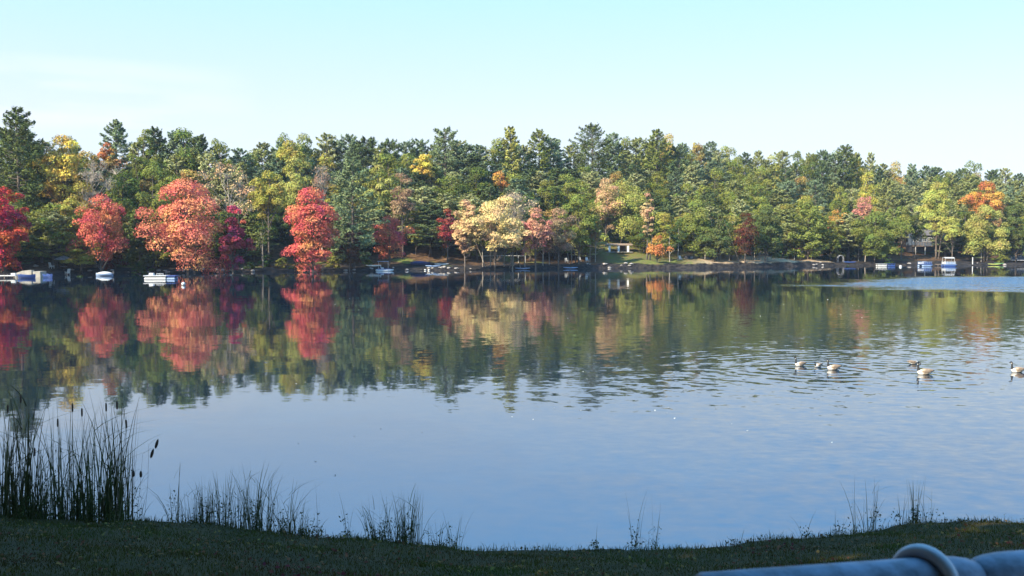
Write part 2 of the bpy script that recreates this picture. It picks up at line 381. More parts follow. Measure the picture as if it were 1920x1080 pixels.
def broad_crown(seed, H, zb, R, nleaf, nl=20, s=.30, sparse=0.0, shape='round'):
    r = np.random.default_rng(seed); hz = (H - zb) / 2; cz = (H + zb) / 2
    L = []; nl = int(nl * np.clip(hz / R, 1, 1.7))
    for i in range(nl):
        d = rdir(r, 1)[0]; rad = r.uniform(.30, .98); p = d * rad * (.88 + .26 * math.sin(3 * math.atan2(d[1], d[0]) + seed) * math.cos(2.5 * d[2] + seed * .7)) * np.array([R, R, hz]); 
        u = (p[2] + hz) / (2 * hz)                     # 0 bottom .. 1 top
        if shape == 'narrow': w = 1.0 - .55 * u
        elif shape == 'spread': w = .75 + .35 * u
        elif shape == 'oval': w = 1.05 - .35 * abs(u - .35)
        else: w = 1.0
        p[0] *= w; p[1] *= w
        L.append((p[0], p[1], cz + p[2], min(R, hz) * r.uniform(.20, .42) * (.8 + .3 * (1 - u)) * (1.12 - .35 * rad)))
    L.append((0, 0, H - R * .33, R * .33)); L = np.array(L)
    wgt = L[:, 3] ** 2; wgt /= wgt.sum(); k = r.choice(len(L), nleaf * 2, p=wgt)
    d = rdir(r, len(k)); d[:, 2] = np.where(d[:, 2] < -.35, -d[:, 2] * .7, d[:, 2]); d = unit(d)
    q = L[k, :3] + d * L[k, 3:4] * r.uniform(.70, 1.12, (len(k), 1)) * np.array([1, 1, .82])
    dist = np.linalg.norm(q[:, None, :] - L[None, :, :3], axis=2) / L[None, :, 3]
    keep = (dist < .62).sum(1) == 0; q, d, k = q[keep], d[keep], k[keep]
    q, d, k = q[:nleaf], d[:nleaf], k[:nleaf]
    # fit the crown to its height and width
    lo, hi = np.percentile(q[:, 2], 1.0), q[:, 2].max(); kz = (H - zb) / (hi - lo); kr = R / np.percentile(np.hypot(q[:, 0], q[:, 1]), 96)
    for a_ in (q, L): a_[:, 2] = zb + (a_[:, 2] - lo) * kz; a_[:, :2] *= kr
    lobe_v = r.uniform(.15, .85, len(L))
    val = np.clip(lobe_v[k] * .5 + r.uniform(0, .5, len(k)), 0, 1)
    nn_ = unit(d + rdir(r, len(q)) * .75 + np.array([0, 0, .25]))
    sz = s * r.uniform(.45, 1.3, len(q)) * .92
    return cards(q, nn_, sz, r), val, L

def pine_crown(seed, H, zb, R, nb=60, per=60, s=.42, droop=0.0):
    r = np.random.default_rng(seed); tp = r.uniform(1.8, 4.2); Q = []; NN = []; AX = []; V = []; BR = []
    zz = np.linspace(0, 1, nb) ** .92; ang = r.uniform(0, 6.28)
    gaps = r.uniform(.68, 1.1, 12)
    for i, u in enumerate(zz):
        z = zb + (H - zb) * (u * .97); ang += 2.399 + r.normal() * .35
        prof = (1.06 - u ** tp) ** .55 * (.66 + .34 * min(1, u / .2)) * gaps[int(u * 11.9)] * r.uniform(.72, 1.12)
        Lb = max(.5, R * prof); el = math.radians(-4 + 38 * u ** 1.5 + r.normal() * 5)
        dh = np.array([math.cos(ang), math.sin(ang), 0]); up = np.array([0, 0, 1.]); side = np.array([-dh[1], dh[0], 0])
        k = max(16, int(per * (.35 + Lb / R * .85))); t = r.uniform(.22, 1.05, k) ** .75
        w = Lb * .30 * np.sin(np.clip(t, 0, 1) * 2.6 + .25)
        lat = r.normal(size=k) * w * .55
        q = np.array([0, 0, z]) + dh * (t * Lb * math.cos(el))[:, None] + side * lat[:, None] + up * (t * Lb * math.sin(el) + t * t * Lb * .10 + r.normal(size=k) * .16 * (1 + Lb * .08) - np.abs(lat) * .12)[:, None]
        ax = unit(dh * .8 + side * (np.sign(lat) * .6)[:, None] + up * r.uniform(.2, 1.0, (k, 1)) + rdir(r, k) * .35)
        nn_ = unit(up * .8 + dh * .35 + rdir(r, k) * .8)
        Q.append(q); NN.append(nn_); AX.append(ax); V.append(np.clip(r.uniform(.1, .6) + r.uniform(0, .4, k), 0, 1)); BR.append((z, ang, Lb, el))
    Q = np.concatenate(Q); k = len(Q); Q[:, :2] *= R / np.percentile(np.hypot(Q[:, 0], Q[:, 1]), 95)
    return cards(Q, np.concatenate(NN), s * r.uniform(.6, 1.3, k), r, .34, np.concatenate(AX)), np.concatenate(V), BR

def trunk_mb(seed, H, rad, L=None, BR=None, lean=.02, n=7, multi=1, cut=.9):
    r = np.random.default_rng(seed + 99); mb = MB()
    for q in range(multi):
        ox, oy = (0, 0) if q == 0 else r.normal(size=2) * .5
        ph = r.uniform(0, 6, 2); pts = []; rr = []
        for i in range(9):
            t = i / 8; pts.append((ox * (1 + t * 3) + math.sin(t * 3 + ph[0]) * H * lean * t, oy * (1 + t * 3) + math.sin(t * 2.5 + ph[1]) * H * lean * t, -.6 + (H * cut + .6) * t))
            rr.append(rad * (1 - .85 * t) * (1.35 if i == 0 else 1) * (1 if q == 0 else .7))
        mb.tube(pts, rr, n)
        if q == 0: main = pts
    def on(z):
        for a, b_ in zip(main, main[1:]):
            if a[2] <= z <= b_[2]:
                t = (z - a[2]) / (b_[2] - a[2]); return [a[k] + (b_[k] - a[k]) * t for k in range(3)]
        return list(main[-1])
    if L is not None:
        for lx, ly, lz, lr in L:
            hz = math.hypot(lx, ly); z0 = max(H * .12, lz - hz * .9 - r.uniform(0, .12) * H); a = on(z0)
            mid = [(a[0] + lx) / 2 + r.normal() * .3, (a[1] + ly) / 2 + r.normal() * .3, (z0 + lz) / 2 + hz * .08]
            mb.tube([a, mid, (lx, ly, lz), (lx * 1.12, ly * 1.12, lz + lr * .6)], [rad * .33, rad * .22, rad * .11, .02], 5, False)
    if BR is not None:
        for z, ang, Lb, el in BR[::1]:
            a = on(z - .1); e = (a[0] + math.cos(ang) * Lb * .9, a[1] + math.sin(ang) * Lb * .9, z + Lb * .9 * math.sin(el) + Lb * .08)
            mb.tube([a, e], [rad * .16 + .02, .015], 4, False)
    return mb

def twig_mb(seed, L, H):
    """fine bare twigs filling the lobes of a nearly leafless crown"""
    r = np.random.default_rng(seed + 5); mb = MB()
    for lx, ly, lz, lr in L:
        for k in range(16):
            d = rdir(r, 1)[0]; d[2] = abs(d[2]) * .8 + .15
            e = np.array([lx, ly, lz]) + d * lr * 1.15
            m_ = np.array([lx, ly, lz]) + d * lr * .5 + r.normal(size=3) * .15
            mb.tube([(lx, ly, lz - lr * .3), tuple(m_), tuple(e)], [.04, .025, .012], 3, False)
    return mb

VAR = {}
def variant(kind, i):
    key = (kind, i)
    if key in VAR: return VAR[key]
    sd_ = 1000 + hash_kind[kind] * 50 + i
    r = np.random.default_rng(sd_)
    if kind == 'pine':
        H, R = 26.0, 5.0; zb = H * (.12, .24, .18, .28, .10, .20)[i % 6]
        q, v_, BR = pine_crown(sd_, H, zb, R, 74, 120, .36); tm = trunk_mb(sd_, H, .36, BR=BR, lean=.008, cut=.985)
    elif kind == 'oak':
        H, R = 20.0, 5.6; zb = H * (.15, .24, .12, .26, .18, .14)[i % 6]
        q, v_, L = broad_crown(sd_, H, zb, R, 7600, 26, .25, shape=('round', 'oval', 'spread')[i % 3]); tm = trunk_mb(sd_, H, .30, L=L, lean=.02, cut=.85)
    elif kind == 'maple':
        H, R = 16.0, 4.8; zb = H * (.15, .22, .12, .2)[i % 4]
        q, v_, L = broad_crown(sd_, H, zb, R, 4200, 26, .28, shape=('oval', 'narrow', 'round')[i % 3]); tm = trunk_mb(sd_, H, .22, L=L, lean=.02, cut=.85, multi=1 + i % 2)
    elif kind == 'thin':
        H, R = 20.0, 4.8; zb = H * .35
        q, v_, L = broad_crown(sd_, H, zb, R, 1300, 20, .24, shape='spread'); tm = trunk_mb(sd_, H, .22, L=L, lean=.02, cut=.9)
    elif kind == 'shrub':
        H, R = 3.2, 2.0; zb = .1
        q, v_, L = broad_crown(sd_, H, zb, R, 900, 12, .22, shape='round'); tm = trunk_mb(sd_, H, .06, L=L[:6], cut=.7, multi=3)
    cm = quads(kind + '_crown', q, v_, M_needle if kind == 'pine' else M_leaf, False)
    tm.mi = 0; to = tm.build(kind + '_trunk', M_bark, smooth=True); tmesh = to.data; bpy.data.objects.remove(to)
    VAR[key] = (cm, tmesh, H, R); return VAR[key]
hash_kind = dict(pine=1, oak=2, maple=3, thin=4, shrub=5)
KNAME = dict(pine='pine_tree', oak='oak_tree', maple='maple_tree', thin='bare_tree', shrub='shrub')

def place_tree(kind, i, x, y, H, R, col, label, group, rz=None, cat='tree', name=None):
    cm, tmesh, H0, R0 = variant(kind, i)
    z = gz(x, y) - .05
    t = thing(name or KNAME[kind], label, cat, (x, y, z), rng.uniform(0, 6.28) if rz is None else rz, group)
    t.scale = (R / R0, R / R0, H / H0)
    c = bpy.data.objects.new('crown', cm); C.objects.link(c); c.parent = t; c.color = tuple(col) + (1,)
    k = bpy.data.objects.new('trunk', tmesh); C.objects.link(k); k.parent = t
    return t

# single trees one can tell apart: (px, top, bottom of crown, half width px, depth, kind, colour, shape, fill, label)
CR = dict(crimson=(.46, .05, .045), coral=(.64, .205, .125), red=(.56, .145, .095), magenta=(.42, .065, .09), pink=(.54, .24, .17), gold=(.62, .44, .09), pgold=(.63, .47, .21), orange=(.52, .25, .07),
          peach=(.56, .37, .19), tan=(.42, .33, .20), olive=(.36, .33, .07), ygreen=(.38, .38, .09), lime=(.34, .33, .09), green=(.17, .195, .045), dgreen=(.10, .125, .04),
          bgreen=(.17, .215, .10), greyb=(.27, .23, .17), brown=(.34, .22, .13), dred=(.11, .045, .025), dcrim=(.30, .055, .045))
HAND = [
 (8, 350, 500, 42, 168, 'maple', 'crimson', 'oval', 1, 'deep crimson maple overhanging the pale concrete dock'),
 (38, 203, 400, 52, 186, 'pine', 'dgreen', '', 1, 'tallest dark pine, standing behind the crimson maple by the dock'),
 (-20, 240, 420, 40, 195, 'pine', 'dgreen', '', 1, 'dark pine cut by the frame beside the tallest pine'),
 (72, 275, 400, 24, 194, 'pine', 'green', '', 1, 'slim green pine between the tallest pine and the golden tree'),
 (121, 252, 385, 42, 190, 'maple', 'gold', 'oval', 1, 'golden yellow maple rising beside the tallest pine'),
 (205, 267, 320, 17, 215, 'maple', 'orange', 'round', 1, 'small orange yellow crown below the dark ridge pines'),
 (134, 372, 478, 28, 180, 'maple', 'olive', 'oval', 1, 'olive yellow tree between the golden maple and the faded red maple'),
 (178, 300, 400, 42, 187, 'thin', 'greyb', 'spread', .3, 'grey brown nearly leafless tree above the faded red maple'),
 (190, 362, 485, 50, 177, 'maple', 'red', 'round', .8, 'faded red maple on the shore behind the small moored rowing boat'),
 (222, 226, 360, 30, 225, 'pine', 'bgreen', '', 1, 'pointed blue green pine standing above the grey brown bare tree'),
 (289, 308, 490, 42, 192, 'oak', 'green', 'oval', 1, 'dark green oak just left of the large coral maple'),
 (262, 395, 495, 26, 184, 'pine', 'dgreen', '', 1, 'low dark evergreen between the faded red maple and the large coral maple'),
 (275, 243, 400, 40, 214, 'oak', 'green', 'round', 1, 'broad green crown on the skyline above the dark oak'),
 (352, 333, 505, 68, 181, 'maple', 'coral', 'oval', 1, 'largest coral red maple, reaching down to the stony shore'),
 (437, 385, 502, 30, 184, 'maple', 'magenta', 'oval', 1, 'magenta red maple leaning against the largest coral maple'),
 (432, 304, 400, 62, 204, 'thin', 'peach', 'spread', .6, 'wide peach and tan thin crowned tree above the magenta maple'),
 (505, 318, 405, 34, 200, 'maple', 'olive', 'round', 1, 'olive yellow tree beside the wide peach tree'),
 (545, 262, 330, 32, 228, 'maple', 'olive', 'round', 1, 'yellow green crown on the skyline above the narrow red maple'),
 (553, 292, 430, 36, 214, 'oak', 'lime', 'oval', 1, 'pale green oak between the olive yellow tree and the narrow red maple'),
 (585, 350, 503, 44, 190, 'maple', 'red', 'narrow', 1, 'narrow topped bright red maple beside the bushy blue green pine'),
 (605, 308, 380, 32, 214, 'thin', 'brown', 'round', .7, 'brown thin leaved tree behind the narrow red maple'),
 (662, 298, 475, 52, 201, 'pine', 'bgreen', '', 1, 'bushy blue green pine right of the narrow red maple'),
 (712, 308, 420, 24, 224, 'oak', 'lime', 'round', 1, 'yellowish green crown behind the bushy blue green pine'),
 (755, 324, 410, 21, 218, 'maple', 'brown', 'round', .7, 'dusty pink crown between the bushy pine and the tall silver green pine'),
 (731, 403, 482, 36, 207, 'maple', 'red', 'spread', .9, 'low red maple beside the sunlit strip of lawn'),
 (655, 435, 492, 22, 196, 'maple', 'dred', 'round', .9, 'low dark red maple under the bushy blue green pine'),
 (835, 243, 400, 45, 247, 'pine', 'bgreen', '', 1, 'tall silver green pine rising above the skyline'),
 (795, 288, 330, 20, 240, 'maple', 'gold', 'round', 1, 'small golden crown left of the tall silver green pine'),
 (780, 385, 455, 20, 222, 'maple', 'olive', 'round', .7, 'small olive gold tree behind the low red maple'),
 (839, 390, 462, 20, 216, 'maple', 'dcrim', 'oval', .6, 'slender crimson tree left of the spreading golden maple'),
 (937, 320, 352, 20, 244, 'maple', 'orange', 'round', .8, 'orange crown behind the spreading golden maple'),
 (928, 366, 463, 62, 207, 'maple', 'pgold', 'spread', 1.2, 'spreading golden maple over the fence by the shore'),
 (872, 374, 470, 24, 205, 'maple', 'peach', 'oval', 1, 'pink tinged yellow maple at the edge of the spreading golden maple'),
 (962, 356, 440, 40, 214, 'thin', 'tan', 'spread', 1.0, 'tan half bare crown behind the spreading golden maple'),
 (1004, 388, 474, 28, 209, 'maple', 'pink', 'oval', .9, 'pink red maple right of the spreading golden maple'),
 (1047, 388, 470, 30, 216, 'maple', 'brown', 'round', .9, 'brownish maple between the pink red maple and the round green oak'),
 (1085, 364, 470, 36, 222, 'oak', 'green', 'round', 1, 'round green oak over the white branches on the bank'),
 (1165, 333, 452, 64, 252, 'oak', 'ygreen', 'round', 1.3, 'broad yellow green oak above the white posted pavilion'),
 (1136, 333, 425, 28, 249, 'maple', 'peach', 'round', .8, 'peach tinted crown topping the broad yellow green oak'),
 (1213, 362, 440, 13, 230, 'maple', 'peach', 'oval', .8, 'small salmon crown beside the broad yellow green oak'),
 (1232, 441, 483, 23, 224, 'maple', 'orange', 'round', .8, 'small round orange red tree on the bank right of the pavilion'),
 (1110, 235, 420, 50, 287, 'pine', 'dgreen', '', 1, 'broadest dark pine on the skyline above the broad yellow green oak'),
 (1010, 243, 400, 34, 272, 'pine', 'green', '', 1, 'green pine on the skyline above the pink red maple'),
 (957, 237, 400, 29, 265, 'pine', 'lime', '', 1, 'light green narrow pine on the skyline above the golden maple'),
 (1230, 243, 390, 32, 300, 'pine', 'green', '', 1, 'pointed green pine on the skyline above the small orange red tree'),
 (1397, 398, 474, 22, 231, 'maple', 'dred', 'narrow', .8, 'dark rust red tree behind the sandy beach'),
 (1340, 425, 478, 30, 231, 'oak', 'dgreen', 'round', 1, 'low dark oak at the back of the sandy beach'),
 (1583, 273, 400, 28, 325, 'pine', 'dgreen', '', 1, 'dark flat topped pine rising over the skyline above the garden arch'),
 (1615, 368, 410, 22, 262, 'maple', 'pink', 'round', .7, 'pinkish red crown above the dark oak in the cove'),
 (1566, 393, 430, 16, 258, 'maple', 'orange', 'round', .6, 'small orange crown above the garden arch'),
 (1640, 395, 480, 44, 252, 'oak', 'green', 'round', 1, 'dark green oak leaning over the shore right of the garden arch'),
 (1755, 340, 428, 30, 262, 'oak', 'ygreen', 'oval', 1, 'bright yellow green tree rising behind the hillside cabin'),
 (1785, 405, 448, 26, 257, 'maple', 'ygreen', 'round', .9, 'yellow green maple in front of the hillside cabin'),
 (1847, 338, 405, 33, 268, 'maple', 'orange', 'spread', 1, 'bright orange crown high above the moored canopy boat'),
 (1845, 382, 475, 40, 258, 'oak', 'lime', 'round', 1, 'green oak directly below the bright orange crown'),
 (1905, 380, 478, 30, 258, 'oak', 'dgreen', 'oval', 1, 'dark oak standing over the lakeside blue house'),
 (1435, 385, 478, 34, 238, 'oak', 'dgreen', 'round', 1, 'dark green oak at the far end of the sandy beach'),
 (1305, 372, 475, 40, 236, 'oak', 'green', 'round', 1, 'green oak right of the small orange red tree'),
 (1515, 385, 478, 40, 252, 'pine', 'green', '', 1, 'dark green pine at the edge of the shaded cove'),
 (1690, 385, 440, 26, 262, 'oak', 'green', 'oval', 1, 'green oak just left of the hillside cabin'),
 (1716, 402, 450, 17, 265, 'oak', 'dgreen', 'oval', .8, 'slim dark oak added in front to shade the hillside cabin'),  # oak added to shade and partly cover the pale-lit cabin
]
PX_TAKEN = []
for j, (px, top, bot, hw_, d, kind, cn, shp, fill, lab) in enumerate(HAND):
    x, y = at(px, d); z0 = gz(x, y) - .05; H = zat(top, d) - z0; zb = max(.6, zat(bot, d) - z0); R = hw_ / F * d * (1.14 if kind == 'maple' else 1.05)
    t = thing(KNAME[kind], lab, 'tree', (x, y, z0), 0)
    sd_ = 3000 + j * 7; big_ = R * (H - zb)
    if kind == 'pine':
        nb = int(44 + (H - zb) * 1.7); q, v_, BR = pine_crown(sd_, H, zb * .7, R, nb, 130, .33); tm = trunk_mb(sd_, H, .016 * H, BR=BR, lean=.006, cut=.985)
        c = quads('crown', q, v_, M_needle, t); tm.build('trunk', M_bark, t, smooth=True)
    else:
        if kind == 'thin':
            nleaf = int(np.clip(big_ * 34 * fill, 500, 6000)); s_ = .22; nl = 24
        else:
            nleaf = int(np.clip(big_ * 210 * fill, 1500, 19000)); s_ = .18 if fill < 1 else .205; nl = int(np.clip(18 + big_ * .28, 18, 46))
        q, v_, L = broad_crown(sd_, H, zb, R, nleaf, nl, s_, shape=shp); tm = trunk_mb(sd_, H, .010 * H + .05, L=L, lean=.02, cut=.82, multi=1 + (j % 3 == 0))
        if kind == 'thin':
            tw = twig_mb(sd_, L, H); o_ = len(tm.v); tm.v += tw.v; tm.f += [tuple(i + o_ for i in f) for f in tw.f]; tm.m += tw.m
        c = quads('crown', q, v_, M_leaf, t); tm.build('trunk', M_bark_pale if kind == 'thin' else M_bark, t, smooth=True)
    c.color = CR[cn] + (1,)
    PX_TAKEN.append((px, hw_, d, top, min(bot, top + 95)))

# the wood on the slope, tree by tree
LMK = [(20, 'the crimson maple'), (121, 'the golden maple'), (190, 'the faded red maple'), (262, 'the small rowing boat'), (352, 'the largest coral maple'), (440, 'the magenta maple'),
       (507, 'the olive yellow tree'), (585, 'the narrow red maple'), (662, 'the bushy blue green pine'), (742, 'the low red maple'), (835, 'the tall silver green pine'),
       (925, 'the spreading golden maple'), (1003, 'the pink red maple'), (1085, 'the round green oak'), (1165, 'the white posted pavilion'), (1238, 'the small orange red tree'),
       (1325, 'the beach middle'), (1397, 'the dark rust red tree'), (1460, 'the beach end'), (1515, 'the shaded cove'), (1575, 'the garden arch'), (1650, 'the moored raft'),
       (1735, 'the hillside cabin'), (1785, 'the moored canopy boat'), (1847, 'the bright orange crown'), (1910, 'the lakeside blue house')]
ROWN = ['at slope foot', 'low on slope', 'midway upslope', 'high on slope', 'on the skyline']
AUTO = []
r = np.random.default_rng(21)
for row, fr in ((4, 1.12), (4, 1.0), (3, .84), (3, .68), (2, .52), (2, .38), (1, .22), (1, .10), (0, 0.0)):
    px = -60 + r.uniform(0, 30)
    while px < (1990 if len(AUTO) < 400 else 0):
        dsh = float(ysh((px - 960) / F * 210)); dsk = float(lerp_tab(px, DSKY)); d = dsh + 13 + (dsk - dsh - 13) * (fr * .97 + .03) + r.normal() * 2
        sky = float(lerp_tab(px, SKYL)); low = 402 + 12 * math.sin(px * .013)
        top = sky + (low - sky) * max(0, 1 - fr) ** 1.15 + (abs(r.normal()) * 9 - 7 if row == 4 else r.normal() * 11)
        if fr > 1: top = sky + r.uniform(8, 26)
        pine_p = (.72, .80, .55, .5, .35)[4 - row] if px > 560 else (.62, .55, .4, .3, .3)[4 - row]
        kind = 'pine' if r.random() < pine_p else 'oak'
        if kind == 'oak' and row < 4 and r.random() < .09: kind = 'thin'
        hwp = (r.uniform(25, 38) if kind == 'pine' else r.uniform(28, 42)) * 240 / d
        skip = False
        for (tp, th, td, tt, tb) in PX_TAKEN:
            if abs(tp - px) < th * .5 and abs(td - d) < 6: skip = True
            # keep named crowns visible: what stands in front stays below them
            if td > d + 2 and abs(tp - px) < th * .8 + hwp * .55 and top < tb - 18: top = max(top, tb - 18 + r.uniform(-8, 8))
        x, y = at(px, d); z0 = gz(x, y); H = zat(top, d) - z0
        if (1112 < px < 1200 and d < 250) or (1698 < px < 1772 and d < 277) or (905 < px < 955 and d < 233): skip = True
        if not skip and H > 5 and top < 462:
            AUTO.append([px, d, row, kind, H, hwp / F * d * 1.08, x, y])
        px += hwp * r.uniform(1.0, 1.5) * (.9 if row == 4 else 1.25)
TONES = {'pine': [('dark green', (.10, .135, .055)), ('blue green', (.16, .21, .115)), ('olive green', (.24, .255, .09)), ('pale green', (.31, .32, .14))],
         'oak': [('deep green', (.12, .15, .033)), ('mid green', (.20, .215, .045)), ('yellow green', (.32, .29, .06)), ('bronze green', (.31, .22, .065))],
         'thin': [('grey brown', (.26, .21, .15)), ('russet', (.34, .19, .09))]}
KL = dict(pine='pine', oak='broadleaf tree', thin='sparse tree')
buck = {}
for a in AUTO:
    px = a[0]; tl = TONES[a[3]]
    right = px > 1150
    ti = r.choice(len(tl), p=([.22, .18, .3, .3] if right else [.36, .28, .22, .14]) if len(tl) == 4 and a[3] == 'pine' else ([.34, .46, .12, .08] if len(tl) == 4 else [.6, .4]))
    lm = min(LMK, key=lambda q: abs(q[0] - px))[1]; a += [ti, lm]
    buck.setdefault((a[3], ti, a[2], lm), []).append(a)
ORD = {2: ['left of two', 'right of two'], 3: ['leftmost of three', 'middle of three', 'rightmost of three'], 4: ['leftmost of four', 'second of four', 'third of four', 'rightmost of four']}
for (kind, ti, row, lm), L_ in buck.items():
    L_.sort(key=lambda q: q[0])
    for k, a in enumerate(L_):
        lab = f"{TONES[kind][ti][0]} {KL[kind]} {ROWN[row]} above {lm}"
        if len(L_) in ORD: lab += ', ' + ORD[len(L_)][k]
        elif len(L_) > 4: lab += ', ' + ('first', 'second', 'third', 'fourth', 'fifth', 'sixth', 'seventh')[min(k, 6)] + ' in line'
        jit = 1 + r.normal() * .08; cc = tuple(v * jit for v in TONES[kind][ti][1])
        place_tree(kind, int(r.integers(0, 6 if kind != 'thin' else 2)), a[6], a[7], a[4], a[5], cc, lab, {'pine': 'pines in the wood across the lake', 'oak': 'broadleaf trees in the wood across the lake', 'thin': 'thin crowned trees in the wood across the lake'}[kind])

# bushes along the far shore and the foot of the wood
r = np.random.default_rng(5); SH = []
px = -20
while px < 1960:
    if 1112 < px < 1200 or 1695 < px < 1775 or 900 < px < 960: px += 14; continue
    d = float(ysh((px - 960) / F * 210)) + r.uniform(22, 34); 
    if 740 < px < 850: d += 18
    SH.append((px, d, r.uniform(2.8, 5.5), r.uniform(2.4, 3.8), r.choice(4, p=[.5, .25, .1, .15]))); px += r.uniform(16, 30)
for px in (60, 95, 150, 215, 245, 262, 470, 500, 530, 560, 625, 690, 1590, 1665, 1880): SH.append((px, float(ysh((px - 960) / F * 200)) + r.uniform(3, 7), r.uniform(1.2, 2.6), r.uniform(1.4, 2.4), int(r.integers(0, 3))))
SC = [('dark green', (.035, .06, .02)), ('mid green', (.06, .09, .025)), ('yellow green', (.16, .17, .04)), ('rust red', (.14, .04, .02))]
SH.sort(); bk = {}
for s_ in SH:
    lm = min(LMK, key=lambda q: abs(q[0] - s_[0]))[1]; bk.setdefault((int(s_[4]), lm), []).append(s_)
for (ti, lm), L_ in bk.items():
    L_.sort()
    for k, (px, d, H, R, _) in enumerate(L_):
        lab = f"{SC[ti][0]} bush on the far bank below {lm}" + ((', ' + ORD[len(L_)][k]) if len(L_) in ORD else (', number ' + ('one', 'two', 'three', 'four', 'five', 'six', 'seven')[min(k, 6)] if len(L_) > 4 else ''))
        x, y = at(px, d); place_tree('shrub', int(r.integers(0, 4)), x, y, H, R, SC[ti][1], lab, 'bushes along the far bank', cat='bush')

# shade trees behind and beside the viewer, on the near bank (they throw the shade the picture stands in)
for k, (x, y, H, R) in enumerate([(-15, 9, 15, 5), (-17, 2, 17, 6), (-13, -6, 17, 6), (-24, 7, 20, 6), (-26, -3, 22, 7), (-19, -11, 20, 7), (-9, -13, 18, 6), (-35, 0, 24, 8), (-30, -14, 24, 8), (-1, -17, 20, 6), (-8, -20, 24, 8), (3, -14, 18, 6), (-14, -20, 24, 8), (8, -16, 20, 7), (-21, 14, 17, 6), (-28, 10, 22, 7), (-11, -9, 20, 6), (-5, -12, 22, 6), (-9, -3, 15, 5), (-10.5, 3, 24, 5.5), (-13, 6, 24, 5), (-8, -1, 24, 6), (-4, -5, 24, 6), (2, -7, 24, 6)]):
    place_tree('oak', k % 6, x, y, H, R, (.08, .12, .03), 'green oak on the near bank shading the grass', 'shade trees on the near bank')

# ------------------------------------------------------------------ shared small builders
def ordlab(items, text):
    """items: list of px in order; text(i) base label -> adds an ordinal where several share it"""
    d = {}
    for i, px in enumerate(items): d.setdefault(text(px), []).append((px, i))
    out = [None] * len(items)
    for k, L_ in d.items():
        L_.sort()
        for q, (px, i) in enumerate(L_):
            nth = ('first', 'second', 'third', 'fourth', 'fifth', 'sixth', 'seventh', 'eighth')
            out[i] = k if len(L_) == 1 else (k + ', ' + (ORD[len(L_)][q] if len(L_) in ORD else nth[min(q, 7)] + ' from the left'))
    return out
def near_lm(px): return min(LMK, key=lambda q: abs(q[0] - px))[1]

def hull_mb(L, Wd, H, flat=.25):
    mb = MB(); n = 11; outer = []
    for i in range(n):
        t = i / (n - 1); x = (t - .5) * L
        w = Wd / 2 * (1 - max(0, (t - .45) / .55) ** 2.2 * .97) * (1 - max(0, (.25 - t) / .25) ** 2 * .2)
        sheer = H * (1 + .25 * (2 * t - 1) ** 2); keel = -.12 * H + .35 * H * max(0, t - .8) * 3
        outer.append([(x, -w, sheer), (x, -w * .92, sheer * .45), (x, -w * .6, keel * .5), (x, 0, keel), (x, w * .6, keel * .5), (x, w * .92, sheer * .45), (x, w, sheer),
                      (x, w * .9, sheer), (x, w * .8, sheer * .4), (x, 0, H * .12), (x, -w * .8, sheer * .4), (x, -w * .9, sheer)])
    mb.loft(outer); return mb
def rowboat(label, loc, rz, L=3.4, Wd=1.3, H=.5, hm=None, sm=None, group=None, motor=False, cover=None):
    t = thing('rowing_boat', label, 'boat', loc, rz, group)
    hull_mb(L, Wd, H).build('hull', hm or M_white, t)
    for x in (-.28, .05, .3):
        w = Wd * (.85 if x < .2 else .6); MB().box((x * L, 0, H * .72), (.22, w, .04)).build('seat', sm or M_wood, t)
    if motor:
        mb = MB(); mb.box((-L / 2 - .1, 0, H + .2), (.28, .26, .4), taper=.8); mb.tube([(-L / 2 - .12, 0, H), (-L / 2 - .12, 0, -.3)], .05); mb.build('outboard_motor', M_dark, t)
    if cover:
        mb = MB(); rings = []
        for i in range(7):
            q = i / 6; x = (q - .5) * L * .92; w = Wd * .5 * math.sin(math.pi * (.15 + .8 * q)) ** .6
            rings.append([(x, w * math.cos(a), H * .95 + .35 * math.sin(a) * math.sin(math.pi * (.1 + .85 * q))) for a in np.linspace(0, math.pi, 7)])
        mb.loft(rings, closed=False, cap=False); mb.build('cover', cover, t)
    return t
def kayak(label, loc, rz, col, L=3.2, tilt=0, group=None):
    t = thing('kayak', label, 'kayak', loc, rz, group); t.rotation_euler[0] = tilt
    mb = MB(); rings = []
    for i in range(13):
        q = i / 12; w = .33 * math.sin(math.pi * min(max(q, .01), .99)) ** .7 + .01; x = (q - .5) * L; up = .12 * (2 * q - 1) ** 2
        rings.append([(x, w * math.cos(a), .17 + up + (.17 if math.sin(a) > 0 else .15) * math.sin(a) * (w / .34) ** .5) for a in np.linspace(0, 2 * math.pi, 12, endpoint=False)])
    mb.loft(rings); mb.build('hull', col, t, smooth=True)
    mb = MB(); mb.lathe([(.26, 0), (.28, .035), (.22, .035), (.2, -.01)], (0, 0, .33), 14)
    o_ = mb.build('cockpit_rim', M_dark, t); o_.scale = (1.5, .8, 1)
    return t
def sphere(mb, c, r_, n=12, sz=1.0):
    prof = [(max(.001, r_ * math.sin(math.pi * i / 8)), -r_ * sz * math.cos(math.pi * i / 8)) for i in range(9)]
    mb.lathe(prof, c, n)
def rail_mb(x0, x1, y, z, h, n, r_=.02):
    mb = MB(); mb.tube([(x0, y, z + h), (x1, y, z + h)], r_, 6); mb.tube([(x0, y, z + h * .5), (x1, y, z + h * .5)], r_ * .8, 6)
    for x in np.linspace(x0, x1, n): mb.tube([(x, y, z), (x, y, z + h)], r_, 6)
    return mb

